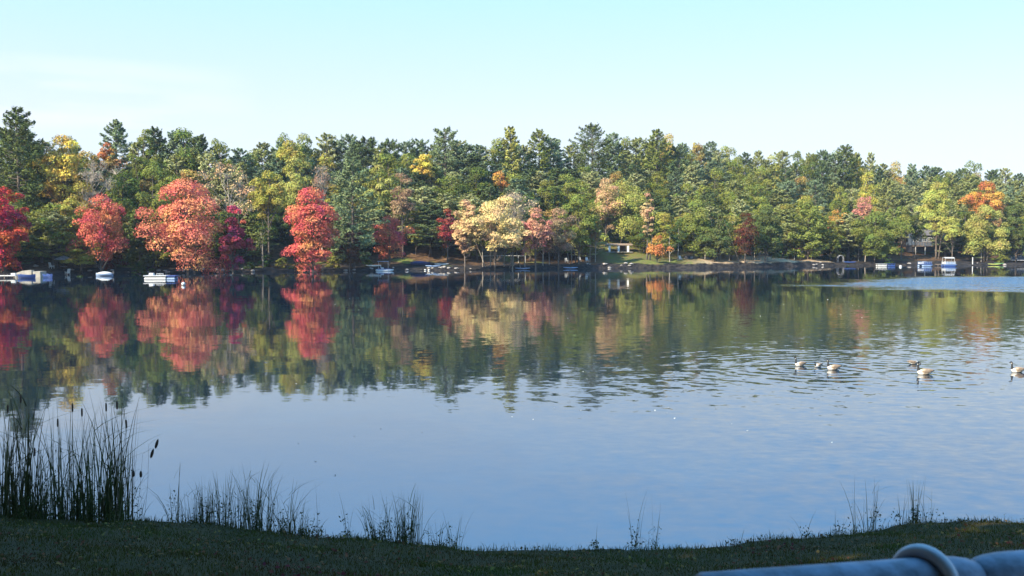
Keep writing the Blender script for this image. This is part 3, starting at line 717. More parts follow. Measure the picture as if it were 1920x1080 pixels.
# ------------------------------------------------------------------ far shore, from left to right
x, y = at(10, 160)
t = thing('jetty', 'low white plank jetty at the frame edge beside the crimson maple', 'jetty', (x, y, 0), .1)
MB().box((0, 0, .38), (3.4, 1.5, .12)).build('deck', M_offwhite, t)
for sx in (-1.5, 0, 1.5):
    for sy in (-.6, .6): MB().tube([(sx, sy, -1.2), (sx, sy, .55)], .07, 8).build('post', M_wood, t)
MB().box((1.2, 0, .62), (.7, .5, .36)).build('step', M_white, t)

x, y = at(64, 165)
t = thing('boat_dock', 'pale concrete dock with stepped block and sloping wing wall', 'dock', (x, y, 0), 0)
MB().box((.95, -.2, .25), (1.2, 2.2, 1.4)).build('block', M_concrete, t)
mb = MB(); mb.add([(-3.0, -.9, -.3), (-.1, -.9, -.3), (-.1, -.9, 1.2), (-1.6, -.9, 1.05), (-2.6, -.9, .7), (-3.0, .1, -.3), (-.1, .1, -.3), (-.1, .1, 1.2), (-1.6, .1, 1.05), (-2.6, .1, .7)],
                  [(0, 1, 2, 3, 4), (9, 8, 7, 6, 5), (0, 5, 6, 1), (1, 6, 7, 2), (2, 7, 8, 3), (3, 8, 9, 4), (4, 9, 5, 0)]); mb.build('wing_wall', M_concrete, t)
MB().box((-.55, .9, .2), (1.2, 1.2, 1.3)).build('step', M_concrete, t)
x, y = at(50, 160); rowboat('bright blue rowing boat tied in front of the pale concrete dock', (x, y, .02), .08, 2.6, 1.1, .5, M_blue, M_blue)
x, y = at(90, 162); rowboat('small blue rowing boat at the right end of the pale concrete dock', (x, y, .02), -.5, 1.9, 1.0, .5, M_blue, M_paleblue)

x, y = at(119, 178); z = gz(x, y)
t = thing('patio_umbrella', 'open grey patio umbrella on the dim bank right of the pale dock', 'umbrella', (x, y, z), .3)
MB().tube([(0, 0, 0), (0, 0, 2.5)], .03, 8).build('pole', M_dark, t)
MB().lathe([(1.65, 1.95), (1.2, 2.22), (.6, 2.48), (.03, 2.68), (.02, 2.62), (1.2, 2.17), (1.62, 1.9)], n=8).build('canopy', M_grey, t)
MB().lathe([(.3, 0), (.3, .08), (.05, .14)], n=12).build('base', M_dark, t)
t = thing('patio_table', 'round table under the open grey patio umbrella', 'table', (x, y - .02, z), 0)
MB().lathe([(.07, .68), (.6, .70), (.6, .73), (.07, .73)], n=16).build('tabletop', M_grey, t)
for k in range(4):
    a = k * math.pi / 2 + .4; MB().tube([(.5 * math.cos(a), .5 * math.sin(a), 0), (.4 * math.cos(a), .4 * math.sin(a), .69)], .02, 6).build('leg', M_dark, t)
def lawn_chair(label, px, d, rz, mat, group=None):
    x, y = at(px, d); t = thing('lawn_chair', label, 'chair', (x, y, gz(x, y)), rz, group)
    MB().box((0, 0, .36), (.55, .55, .05), tilt=-.15).build('seat', mat, t)
    MB().box((-.33, 0, .72), (.05, .58, .8), tilt=-.35).build('backrest', mat, t)
    for sy in (-.32, .32): MB().box((.02, sy, .56), (.65, .1, .04)).build('armrest', mat, t)
    for sx in (-.25, .28):
        for sy in (-.28, .28): MB().box((sx, sy, .27), (.06, .05, .56)).build('leg', mat, t)
    return t
lawn_chair('white lawn chair left of the table under the grey umbrella', 96, 177, 1.2, M_offwhite, 'white lawn chairs on the far bank')
lawn_chair('white lawn chair right of the table under the grey umbrella', 126, 175, 2.6, M_offwhite, 'white lawn chairs on the far bank')

x, y = at(195, dwater(517.5)); rowboat('small white moored rowing boat with an outboard before the faded red maple', (x, y, .03), math.pi, 2.9, 1.2, .42, M_paleblue, M_white, motor=True, cover=M_white)

# swimming raft
dd = dwater(524); x, y = at(301, dd)
t = thing('swimming_raft', 'long white floating raft with a blue end before the large coral maple', 'raft', (x, y, 0), .04)
Lr = 58 / F * dd
MB().box((-.14 * Lr, 0, .58), (.72 * Lr, 2.0, .12)).build('deck', M_white, t)
MB().box((.37 * Lr, 0, .56), (.28 * Lr, 1.9, .16)).build('swim_step', M_blue, t)
for sy in (-.7, .7): MB().tube([(-.48 * Lr, sy, .14), (-.45 * Lr, sy, .14), (.2 * Lr, sy, .14), (.22 * Lr, sy, .14)], [.14, .26, .26, .14], 10).build('float', M_white, t)
for sy in (-.7, .7): MB().tube([(.24 * Lr, sy, .12), (.26 * Lr, sy, .12), (.48 * Lr, sy, .12), (.5 * Lr, sy, .12)], [.14, .22, .22, .14], 10).build('float', M_paleblue, t)
MB().box((-.3 * Lr, .1, .82), (.7, .8, .36), taper=.85).build('locker', M_white, t)
mb = rail_mb(-.2 * Lr, .02 * Lr, .9, .64, .25, 3, .025); mb.build('handrail', M_white, t)

dd = dwater(535); x, y = at(343, dd)
t = thing('mooring_buoy', 'round white mooring buoy floating right of the long white raft', 'buoy', (x, y, .1), 0)
mb = MB(); sphere(mb, (0, 0, .08), .27, 14); mb.build('float', M_white, t, smooth=True)
MB().lathe([(.06, .3), (.06, .42), (.03, .44)], n=8).build('top_ring', M_red, t)

# left-centre shore: pedal boat, covered boats, swim line
dd = dwater(508.5); x, y = at(720, dd)
t = thing('pedal_boat', 'blue and white pedal boat with canopy below the low red maple', 'pedal boat', (x, y, 0), .15)
for sy in (-.6, .6): MB().tube([(-1.7, sy, .2), (-1.4, sy, .12), (1.3, sy, .12), (1.9, sy, .3)], [.08, .28, .28, .08], 8).build('float', M_white, t)
MB().box((0, 0, .42), (2.6, 1.4, .16)).build('deck', M_blue, t)
for sy in (-.35, .35):
    MB().box((-.3, sy, .62), (.5, .5, .22)).build('seat', M_white, t); 
MB().box((-.65, 0, .9), (.1, 1.3, .7), tilt=-.2).build('backrest', M_white, t)
MB().box((-.2, 0, 1.95), (2.3, 1.5, .07)).build('canopy', M_paleblue, t)
for sx in (-1.1, .8):
    for sy in (-.65, .65): MB().tube([(sx, sy, .45), (sx, sy, 1.93)], .025, 6).build('canopy_post', M_white, t)
x, y = at(788, 213); rowboat('boat under a blue cover drawn up below the sunlit strip of lawn', (x, y, gz(x, y) + .05), .1, 4.2, 1.6, .5, M_tarp, cover=M_tarp)
bx = [(768, 'white'), (778, 'w'), (789, 'w'), (797, 'w'), (804, 'w')]
labs = ['white float, first of the swim line below the blue covered boat', 'white float, second of the swim line below the blue covered boat', 'white float, middle of the swim line below the blue covered boat',
        'white float, fourth of the swim line below the blue covered boat', 'white float, last of the swim line below the blue covered boat']
for (px, _), lab in zip(bx, labs):
    x, y = at(px, dwater(507.2)); mb = MB(); sphere(mb, (0, 0, 0), .26, 12, .75); mb.build('swim_float', M_white, smooth=True).location = (x, y, .08)
    tag(bpy.context.scene.objects[-1] if False else C.objects[-1], lab, 'float', 'floats of the swim line')
for px, d, c, rz, lab in [(812, 207, M_paleblue, .1, 'pale blue kayak lying on the bank right of the blue covered boat'), (828, 210, M_offwhite, .35, 'off white kayak angled on the bank left of the shore fence'),
                          (700, 203, M_offwhite, .2, 'off white kayak on the bank behind the pedal boat'), (1070, 216, M_paleblue, .1, 'pale blue kayak on the dark bank under the round green oak'),
                          (1865, 250, M_yellowg, -.1, 'yellow green kayak on the bank left of the lakeside blue house'), (1874, 251, M_green, .3, 'green kayak leaning over the yellow green one'),
                          (1594, 250, M_blue, 0, 'deep blue kayak at the waterline below the garden arch'), (980, 211, M_paleblue, .05, 'light kayak at the waterline below the pink red maple')]:
    x, y = at(px, d); kayak(lab, (x, y, max(gz(x, y), 0) + .03), rz, c, group='kayaks along the far shore')

# fence with pale posts on the bank
x0, y0 = at(893, 222); x1, y1 = at(985, 224)
t = thing('rail_fence', 'pale single rail fence on the bank under the golden maple', 'fence', (x0, y0, 0), 0)
zt = zat(480, 222)
MB().tube([(0, 0, zt), ((x1 - x0) * .5, .9, zt + .05), (x1 - x0, 1.8, zt)], .06, 6).build('rail', M_offwhite, t)
for q in np.linspace(0, 1, 8): MB().tube([((x1 - x0) * q, 1.8 * q, gz(x0 + (x1 - x0) * q, y0 + 1.8 * q) - .2), ((x1 - x0) * q, 1.8 * q, zt + .08)], .05, 6).build('post', M_offwhite, t)

# dark blue parked car behind the fence
x, y = at(934, 232); z = gz(x, y)
t = thing('parked_car', 'dark blue car parked behind the pale rail fence', 'car', (x, y, z), .1)
mb = MB(); prof = [(-2.1, .35), (-2.15, .8), (-1.75, .95), (-1.2, 1.42), (.5, 1.45), (1.15, .98), (2.0, .85), (2.15, .6), (2.1, .35)]
mb.loft([[(a_, w_, b_ if w_ in (-.85, .85) else b_ * .985) for a_, b_ in prof] for w_ in (-.85, -.7, .7, .85)]); mb.build('body', M_tarp, t)
MB().box((-.35, -.86, 1.18), (1.7, .02, .34), taper=1).build('side_window', M_glass, t)
for sx in (-1.35, 1.35):
    for sy in (-.8, .8):
        w = MB().tube([(sx, sy - .1, .33), (sx, sy + .1, .33)], .33, 16).build('wheel', M_dark, t)
        MB().tube([(sx, sy - .11, .33), (sx, sy + .11, .33)], .17, 10).build('rim', M_grey, w)

def gable(mb, x0, x1, y0, y1, z0, z1, over=.4, th=.12):
    ym = (y0 + y1) / 2
    for s_ in (-1, 1):
        ye = ym + s_ * ((y1 - y0) / 2 + over); ze = z0 - over * (z1 - z0) / ((y1 - y0) / 2)
        mb.add([(x0 - over, ye, ze), (x1 + over, ye, ze), (x1 + over, ym, z1), (x0 - over, ym, z1), (x0 - over, ye, ze + th), (x1 + over, ye, ze + th), (x1 + over, ym, z1 + th), (x0 - over, ym, z1 + th)],
               [(0, 1, 2, 3), (7, 6, 5, 4), (0, 4, 5, 1), (1, 5, 6, 2), (2, 6, 7, 3), (3, 7, 4, 0)])
def window(parent, c, w, h, rot=0, fm=None):
    mb = MB(); 
    for dx, dz, sw, sh in ((0, h / 2, w + .12, .08), (0, -h / 2, w + .12, .08), (-w / 2 - .02, 0, .08, h - .08), (w / 2 + .02, 0, .08, h - .08), (0, 0, .05, h - .08)): mb.box((dx, 0, dz), (sw, .08, sh))
    f_ = mb.build('window', fm or M_white, parent); f_.location = c
    MB().box((0, .03, 0), (w, .02, h - .09)).build('pane', M_glass, f_)
# small white house half hidden behind the pink red maple
x, y = at(998, 236); z = gz(x, y)
t = thing('white_cottage', 'small white cottage half hidden behind the pink red maple', 'house', (x, y, z), .05)
MB().box((0, 0, 1.3), (5.6, 4, 2.6)).build('wall', M_white, t)
mb = MB(); gable(mb, -2.8, 2.8, -2, 2, 2.62, 3.9); mb.build('roof', M_roof, t)
for wx in (-1.7, 1.6): window(t, (wx, -2.06, 1.5), .9, 1.0)
MB().box((0, -2.03, 1.0), (.9, .06, 2.0)).build('door', M_blue, t)

# pavilion
x, y = at(1160, 244); z = gz(x, y); zr = zat(460, 244) - z
t = thing('picnic_pavilion', 'open picnic pavilion with white posts and a low grey roof', 'pavilion', (x, y, z), 0)
mb = MB(); gable(mb, -3.2, 3.2, -1.8, 1.8, zr, zr + .35, .12); mb.build('roof', M_wood, t)
for px_ in (1141.5, 1158.5, 1176):
    for sy in (-1.6, 1.6):
        w_ = .46 if sy < 0 else .16
        MB().box(((px_ - 1160) / F * 244, sy * 1.1, zr / 2 - .1), (w_, w_ * .5, zr - .02)).build('post', M_post, t)
MB().box((0, 0, .03), (6.6, 3.9, .14)).build('floor', M_concrete, t)
MB().box((1.1, 1.5, 1.0), (1.6, .08, 1.9)).build('back_panel', M_wood, t)
def picnic_table(px, d, lab, rz=0):
    x, y = at(px, d); t = thing('picnic_table', lab, 'table', (x, y, gz(x, y) + .02), rz, 'picnic tables on the far bank')
    MB().box((0, 0, .74), (1.8, .75, .05)).build('tabletop', M_wood, t)
    for sy in (-.65, .65): MB().box((0, sy, .44), (1.8, .25, .05)).build('bench', M_wood, t)
    for sx in (-.7, .7):
        for s_ in (-1, 1): MB().tube([(sx, s_ * .7, 0), (sx, s_ * .18, .72)], .04, 5).build('leg', M_wood, t)
picnic_table(1150, 243.6, 'wooden picnic table under the pavilion roof')
picnic_table(1382, 246, 'wooden picnic table on the sandy beach left of the dark rust red tree', .3)
for px, d, lab in [(1062, 228, 'white lawn chair at the left end of the row under the round green oak'), (1087, 226, 'white lawn chair in the middle of the row under the round green oak'),
                   (1101, 225, 'white lawn chair at the right end of the row under the round green oak'), (1276, 232, 'white lawn chair at the lawn edge left of the sandy beach')]:
    lawn_chair(lab, px, d, -1.3, M_white, 'white lawn chairs on the far bank')
x, y = at(1296, 236); z = gz(x, y)
t = thing('camp_tent', 'dark low tent pitched on the lawn left of the sandy beach', 'tent', (x, y, z), 0)
mb = MB(); mb.loft([[(-1.6, math.cos(a) * 1.0, math.sin(a) * .75) for a in np.linspace(0, math.pi, 9)], [(1.6, math.cos(a) * 1.0, math.sin(a) * .75) for a in np.linspace(0, math.pi, 9)]]); mb.build('fabric', M_dark, t)
MB().box((0, -1.02, .3), (.7, .03, .55)).build('door_flap', M_grey, t)

# red boat on a rack, arch, boats at the right
x, y = at(1497, 254); z = gz(x, y); zz = zat(468, 254)
t = thing('boat_rack', 'timber rack carrying the red kayak at the shaded cove', 'rack', (x, y, z), 0)
for sx in (-1.0, 1.1):
    MB().box((sx, 0, (zz - z) / 2), (.14, .14, zz - z)).build('post', M_offwhite, t)
    MB().box((sx, 0, zz - z + .05), (.1, .9, .08)).build('arm', M_wood, t)
kayak('red kayak lying on the timber rack', (x, y, zz + .1), .02, M_red, 3.3)
x, y = at(1576, 252); z = gz(x, y)
t = thing('garden_arch', 'grey rounded garden arch on the grassy bank', 'arch', (x, y, z), .1)
for sy in (-.35, .35): MB().tube([(-.75 * math.cos(a), sy, .9 * math.sin(a) + (0 if a in (0, math.pi) else .9)) for a in np.linspace(0, math.pi, 13)], .07, 6).build('hoop', M_grey, t)
mb = MB()
for a in np.linspace(.1, math.pi - .1, 9): mb.tube([(-.75 * math.cos(a), -.35, .9 * math.sin(a) + .9), (-.75 * math.cos(a), .35, .9 * math.sin(a) + .9)], .03, 5)
mb.build('crossbars', M_grey, t)
dd = dwater(499.5); 
x, y = at(1656, 236)
def pontoon(label, px, d, Lb, dm, fm, canopy=None, rz=0, rail=None, seats=2):
    x, y = at(px, d); t = thing('pontoon_boat', label, 'boat', (x, y, 0), rz)
    for sy in (-.85, .85): MB().tube([(-Lb / 2, sy, .22), (-Lb / 2 + .2, sy, .16), (Lb / 2 - .6, sy, .16), (Lb / 2, sy, .4)], [.12, .3, .3, .06], 10).build('float', fm, t)
    MB().box((-.1, 0, .52), (Lb * .92, 2.2, .12)).build('deck', dm, t)
    for sy in (-1.05, 1.05): rail_mb(-Lb * .44, Lb * .38, sy, .58, .6, 5, .03).build('railing', rail or M_offwhite, t)
    MB().box((0, -1.03, .83), (Lb * .7, .02, .4)).build('side_panel', dm, t)
    for k in range(seats): MB().box((-Lb * .3 + k * Lb * .35, .6, .8), (.9, .5, .45)).build('seat', M_white, t)
    if canopy:
        mb = MB(); mb.loft([[(xx, yy, 2.0 + .22 * (1 - (yy / 1.15) ** 2)) for yy in np.linspace(-1.15, 1.15, 7)] + [(xx, yy, 1.94 + .22 * (1 - (yy / 1.15) ** 2)) for yy in np.linspace(1.15, -1.15, 7)] for xx in (-Lb * .42, 0, Lb * .3)])
        mb.build('canopy', canopy, t)
        for sx in (-Lb * .4, Lb * .28):
            for sy in (-1.05, 1.05): MB().tube([(sx, sy, .58), (sx, sy, 2.0)], .035, 6).build('canopy_post', M_white, t)
    return t
def low_raft(label, px, d, Lb, mt):
    x, y = at(px, d); t = thing('low_raft', label, 'raft', (x, y, 0), 0, 'low rafts moored side by side')
    MB().box((0, 0, .62), (Lb, 1.9, .1)).build('deck', mt, t)
    for sy in (-.7, .7): MB().tube([(-Lb / 2, sy, .18), (-Lb / 2 + .2, sy, .16), (Lb / 2 - .2, sy, .16), (Lb / 2, sy, .18)], [.1, .2, .2, .1], 10).build('float', mt, t)
    for sx in (-Lb * .42, 0, Lb * .42):
        for sy in (-.7, .7): MB().box((sx, sy, .45), (.12, .2, .26)).build('bracket', mt, t)
low_raft('white low raft moored below the green oak by the arch', 1653, 236, 2.1, M_white)
low_raft('blue low raft moored against the white one', 1670, 237, 1.7, M_blue)
x, y = at(1689, dwater(500.5)); mb = MB(); sphere(mb, (0, 0, 0), .35, 12, .8); o_ = mb.build('mooring_buoy', M_white, smooth=True); o_.location = (x, y, .12); tag(o_, 'round white buoy right of the two low raft boats', 'buoy')
x, y = at(1690, 243); t = thing('dock_bench', 'dark bench with a pale top on the bank behind the low raft boats', 'bench', (x, y, gz(x, y)), 0)
MB().box((0, 0, 1.0), (1.5, .5, .06)).build('backrest_rail', M_paleblue, t); MB().box((0, 0, .5), (1.5, .5, .08)).build('seat', M_wood, t)
for sx in (-.65, .65): MB().box((sx, 0, .5), (.1, .4, 1.0)).build('leg', M_dark, t)
pontoon('blue boat with a pale bow cover left of the canopy boat', 1735, 238, 2.8, M_blue, M_paleblue, None, .2, M_paleblue)
pontoon('blue pontoon boat with a white canopy moored below the hillside cabin', 1780, 239, 3.1, M_paleblue, M_blue, M_white, -.1, M_white)
x, y = at(1763, 243); t = thing('jetty', 'short wooden jetty between the two blue boats', 'jetty', (x, y, 0), 0)
MB().box((0, 0, .4), (1.9, 1.6, .1)).build('deck', M_wood, t)
for sx in (-.8, .8): MB().tube([(sx, -.7, -1), (sx, -.7, .5)], .06, 6).build('post', M_wood, t)
x, y = at(1824, 250); z = gz(x, y); mb = MB(); mb.tube([(0, 0, -.2), (0, 0, 1.7)], [.14, .12], 8); t = thing('bollard_post', 'short white post standing on the lit strip of beach', 'post', (x, y, z), 0)
mb.build('shaft', M_white, t); MB().lathe([(.16, 1.7), (.16, 1.76), (.02, 1.84)], n=10).build('cap', M_white, t)

# hillside cabin
x, y = at(1735, 276); z = zat(462, 276)
t = thing('hillside_cabin', 'grey blue cabin on stilts with a pale gable end and deck', 'house', (x, y, z), .0)
MB().box((1.4, 1.0, 1.6), (6.6, 5, 3.2)).build('wall', M_slate, t)
w2 = MB(); w2.box((-3.2, .6, 1.9), (2.4, 4.2, 3.2)); w2.build('side_wing', M_slate, t)
mb = MB(); gable(mb, -1.8, 4.7, -1.5, 3.5, 3.22, 4.6); mb.build('roof', M_roof, t)
mb = MB(); gable(mb, -4.4, -2.05, -1.5, 2.7, 3.52, 4.7, .25); mb.build('porch_roof', M_roof, t)
for wx in (-.9, .5, 1.9, 3.4): window(t, (wx, -1.56, 1.9), .9, 1.1)
for wx in (-3.7, -2.8): window(t, (wx, -1.56, 2.0), .6, 1.2)
MB().box((0, -2.5, .1), (8.6, 1.9, .16)).build('deck', M_wood, t)
rail_mb(-4.2, 4.2, -3.35, .18, .95, 12, .04).build('deck_railing', M_wood, t)
MB().box((1.8, -3.42, .6), (4.4, .05, .7)).build('deck_panel', M_slate, t)
for sx in (-4.1, -1.4, 1.4, 4.1): MB().box((sx, -3.2, -1.1), (.2, .2, 2.24)).build('deck_post', M_offwhite, t)
MB().box((0, .9, -.8), (8.4, 4.6, 1.55)).build('foundation', M_dark, t)
# lakeside blue house at the frame edge
x, y = at(1912, 262); z = gz(x, y)
t = thing('lakeside_house', 'blue grey lakeside house with white windows cut by the frame edge', 'house', (x, y, z), 0)
MB().box((0, 0, 1.4), (7.0, 5, 2.8)).build('wall', M_slate, t)
mb = MB(); gable(mb, -3.5, 3.5, -2.5, 2.5, 2.82, 4.3); mb.build('roof', M_roof, t)
for wx in (-2.5, -1.2, .2, 1.6): window(t, (wx, -2.56, 1.6), .8, 1.2)
MB().box((0, -3.3, .1), (7, 1.5, .2)).build('deck', M_grey, t)

# boat shed deep in the shade at the left
x, y = at(95, 186); z = gz(x, y)
t = thing('garden_shed', 'dark blue garden shed in deep shade behind the grey patio umbrella', 'shed', (x, y, z), .1)
MB().box((0, 0, 1.2), (3.0, 2.4, 2.4)).build('wall', M_tarp, t)
mb = MB(); gable(mb, -1.5, 1.5, -1.2, 1.2, 2.42, 3.1, .2); mb.build('roof', M_roof, t)
MB().box((.3, -1.23, .95), (.9, .05, 1.9)).build('door', M_dark, t)

# young trees with pale trunks along the bank
r = np.random.default_rng(44)
def young(i):
    key = ('young', i)
    if key not in VAR:
        H, R = 9.5, 2.1; q, v_, L = broad_crown(700 + i, H, H * .42, R, 900, 12, .24, shape='oval'); tm = trunk_mb(700 + i, H, .13, L=L[:8], lean=.03, cut=.85, multi=1 + (i == 2))
        cm = quads('young_crown', q, v_, M_leaf, False); to = tm.build('young_trunk', M_bark_pale, smooth=True); VAR[key] = (cm, to.data, H, R); bpy.data.objects.remove(to)
YT = [(493, 197, 1), (905, 212, 1), (920, 210, 3), (945, 212, 1), (961, 211, 3), (984, 214, 1), (1018, 216, 1), (1030, 219, 2), (1072, 224, 2), (1106, 226, 2), (1116, 225, 2), (1219, 231, 0), (1256, 229, 0), (1271, 232, 0), (1303, 235, 1),
      (1309, 238, 1), (1322, 234, 0), (1336, 240, 0), (1350, 238, 1), (1358, 243, 0), (1368, 236, 0), (1385, 244, 1), (1391, 240, 0), (1409, 243, 1), (1415, 239, 1), (1424, 246, 3), (1439, 243, 0), (1503, 253, 1), (1522, 254, 0), (1610, 257, 1), (1622, 255, 0), (1840, 258, 1)]
YC = [(.07, .10, .03), (.10, .13, .04), (.30, .17, .07), (.36, .26, .06)]; YN = ['dark green', 'green', 'russet', 'golden']
labs = ordlab([q[0] for q in YT], lambda px: f"young pale trunked tree below {near_lm(px)}")
for (px, d, c), lab in zip(YT, labs):
    i = int(r.integers(0, 3)); young(i); x, y = at(px, d); KNAME['young'] = 'young_tree'
    place_tree('young', i, x, y, r.uniform(7, 12), r.uniform(1.6, 2.6), YC[c], lab, 'young trees along the bank', name='young_tree')

# stones along the far waterline
rock_me = []
for i in range(4):
    rr = np.random.default_rng(i); mb = MB(); rings = []
    for k in range(7):
        th = math.pi * k / 6; rings.append([(math.sin(th) * math.cos(a) * rr.uniform(.8, 1.15) + 1e-3 * a, math.sin(th) * math.sin(a) * rr.uniform(.7, 1.1), -math.cos(th) * .6 * rr.uniform(.85, 1.1)) for a in np.linspace(0, 2 * math.pi, 9, endpoint=False)])
    mb.loft(rings); o_ = mb.build('rock_shape', M_rock); rock_me.append(o_.data); bpy.data.objects.remove(o_)
r = np.random.default_rng(3)
RP = sorted([float(q) for q in np.concatenate([r.uniform(240, 480, 26), r.uniform(640, 900, 16), r.uniform(1090, 1200, 10), r.uniform(0, 240, 6), r.uniform(1450, 1900, 12)])])
labs = ordlab(RP, lambda px: f"rounded grey stone at the waterline below {near_lm(px)}")
for px, lab in zip(RP, labs):
    xx, _ = at(px, 200); d = float(ysh(xx)); 
    for _ in range(3): xx, _y = at(px, d); d = float(ysh(xx)) + .6 * math.sin(xx * .23) + .35 * math.sin(xx * .71 + 1)
    x, y = at(px, d + r.uniform(.3, 2.0)); o_ = bpy.data.objects.new('shore_stone', rock_me[int(r.integers(0, 4))]); C.objects.link(o_)
    s_ = r.uniform(.2, .55); o_.location = (x, y, max(gz(x, y), 0) + .05); o_.scale = (s_, s_, s_ * r.uniform(.6, 1)); o_.rotation_euler = (0, 0, r.uniform(0, 6)); tag(o_, lab, 'stone', 'stones along the far waterline')

# ------------------------------------------------------------------ geese
M_gb = simple('goose_buff', (.42, .33, .23), .8, var=.2, scale=14); M_gw = simple('goose_white', (.80, .77, .70), .8, var=.05); M_gk = simple('goose_black', (.015, .014, .014), .6); M_gd = simple('goose_wing_brown', (.26, .19, .13), .8, var=.3, scale=18)
def goose(label, px, py, L, rz, pose='up'):
    x, y = at(px, dwater(py)); t = thing('goose', label, 'goose', (x, y, 0), rz, 'geese swimming on the lake'); k = L / .86
    body = [(-.46, .17, .02, .012), (-.40, .165, .06, .03), (-.30, .14, .105, .08), (-.16, .10, .145, .125), (0, .09, .165, .145), (.13, .09, .155, .145), (.23, .11, .125, .13)]
    if pose == 'up': neck = [(.285, .19, .075, .08), (.305, .28, .048, .05), (.305, .37, .037, .04), (.305, .45, .034, .037), (.32, .505, .040, .045), (.36, .53, .044, .046), (.405, .52, .032, .03), (.445, .505, .018, .014), (.475, .50, .006, .005)]
    elif pose == 'low': neck = [(.30, .15, .07, .08), (.345, .21, .045, .05), (.37, .27, .036, .04), (.38, .315, .036, .04), (.405, .345, .042, .044), (.445, .34, .034, .032), (.49, .32, .018, .014), (.515, .315, .006, .005)]
    else: neck = [(.30, .12, .07, .08), (.38, .13, .045, .05), (.44, .11, .037, .04), (.50, .06, .038, .04), (.54, .03, .04, .04), (.575, .0, .03, .028), (.61, -.03, .016, .014), (.63, -.04, .006, .005)]
    sec = [tuple(v_ * k for v_ in q) for q in body + neck]; n_ = 12; mb = MB(); rings = []
    for i, (sx, sz, rw, rh) in enumerate(sec):
        a = sec[max(i - 1, 0)]; b_ = sec[min(i + 1, len(sec) - 1)]; tx, tz = b_[0] - a[0], b_[1] - a[1]; l_ = math.hypot(tx, tz); tx /= l_; tz /= l_
        if i < 6: tx, tz = 1, 0
        rings.append([(sx - tz * rh * math.sin(th), rw * math.cos(th), sz + tx * rh * math.sin(th)) for th in np.linspace(0, 2 * math.pi, n_, endpoint=False)])
    mb.loft(rings); nr = len(rings) - 1; m_ = []
    for i in range(nr):
        for q in range(n_):
            top_ = q < n_ / 2
            if i < 2: c = 1 if not top_ else 2
            elif i < 3: c = 1 if not top_ else 3
            elif i < 5: c = 0
            elif i < 7: c = 1 if not top_ or i == 6 else 0
            else:
                c = 2
                hi_ = len(body) + len(neck) - 6
                if i in (hi_, hi_ + 1) and (q in (7, 8, 9, 10)): c = 1
            m_.append(c)
    mb.m = m_ + [2, 2]
    mb.build('body', [M_gb, M_gw, M_gk, M_gd], t, smooth=True)
    for s_ in (-1, 1):
        w = MB(); rg = []
        for xx, zz_, hh in ((-.40, .19, .015), (-.30, .18, .05), (-.15, .16, .085), (.02, .15, .09), (.12, .14, .06), (.17, .13, .01)):
            yy = s_ * .165 * (1 - abs(xx + .02) * 1.0); rg.append([((xx + .0) * k, (yy + s_ * .015 * math.cos(th)) * k, (zz_ + .01 + hh * math.sin(th)) * k) for th in np.linspace(0, 2 * math.pi, 8, endpoint=False)])
        w.loft(rg); w.build('wing', M_gd, t, smooth=True)
GE = [('left hand goose of the close trio, neck raised', 1503, 686, .66, math.pi + .35, 'up'), ('smallest goose, in the middle of the close trio', 1537, 688, .60, math.pi + .7, 'low'), ('right hand goose of the close trio, with the tallest neck', 1566, 693, .74, math.pi + .15, 'up'),
      ('goose dipping its head just behind the largest goose', 1716, 683, .62, .25, 'dip'), ('largest goose, swimming alone with neck upright', 1738, 702, .82, math.pi + .05, 'up'), ('goose cut off by the frame edge', 1913, 698, .74, math.pi + .1, 'up')]
for q in GE: goose(*q)

# ------------------------------------------------------------------ leaves afloat
FL = [(655, 560), (628, 571), (1470, 571), (1600, 573), (1606, 575), (1612, 575), (1578, 590), (1553, 562), (1320, 595), (1205, 594), (1285, 610), (1427, 593), (1430, 611), (1065, 597), (1014, 567), (708, 690), (700, 700), (726, 717), (570, 717), (553, 720), (806, 712), (745, 690),
      (1065, 680), (1080, 693), (1094, 697), (1101, 710), (1076, 694), (1255, 765), (1230, 770), (1252, 775), (1267, 785), (1345, 766), (1375, 795), (960, 782), (1000, 787), (1040, 765), (1090, 770), (1565, 830), (1405, 808), (1388, 664), (1640, 609), (1604, 587), (1618, 596), (1752, 588),
      (505, 802), (556, 832), (588, 866), (662, 818), (712, 805), (790, 812), (625, 892), (1120, 706), (1158, 690), (880, 690), (850, 705), (980, 700), (930, 720)]
r = np.random.default_rng(9); q4 = np.array([[[.5, 0, .02], [.05, .32, .0], [-.5, 0, .03], [0, -.3, .0]]])
fl_pale = quads('floating_leaf', q4, [.7], simple('leaf_pale', (.72, .66, .5), .4), False); fl_dark = quads('floating_leaf', q4, [.2], simple('leaf_dark', (.06, .04, .03), .7), False)
for px, py in FL:
    d = dwater(py); x, y = at(px, d); dk = px < 800 and py > 790; o_ = bpy.data.objects.new('floating_leaf', fl_dark if dk else fl_pale); C.objects.link(o_)
    s_ = r.uniform(.10, .16) * min(1.3, max(.55, d / 70)); o_.location = (x, y, .012); o_.scale = (s_, s_, s_ * 2); o_.rotation_euler = (r.normal() * .1, r.normal() * .15, r.uniform(0, 6))
    where = 'among the dark tree reflections' if py < 640 else ('where the treetop reflections break up' if py < 735 else 'on the open blue water')
    tag(o_, 'dark fallen leaf floating on the open blue water' if dk else 'tiny pale fallen leaf floating ' + where, 'leaf', 'dark leaves floating near the bank' if dk else 'pale leaves floating ' + where)

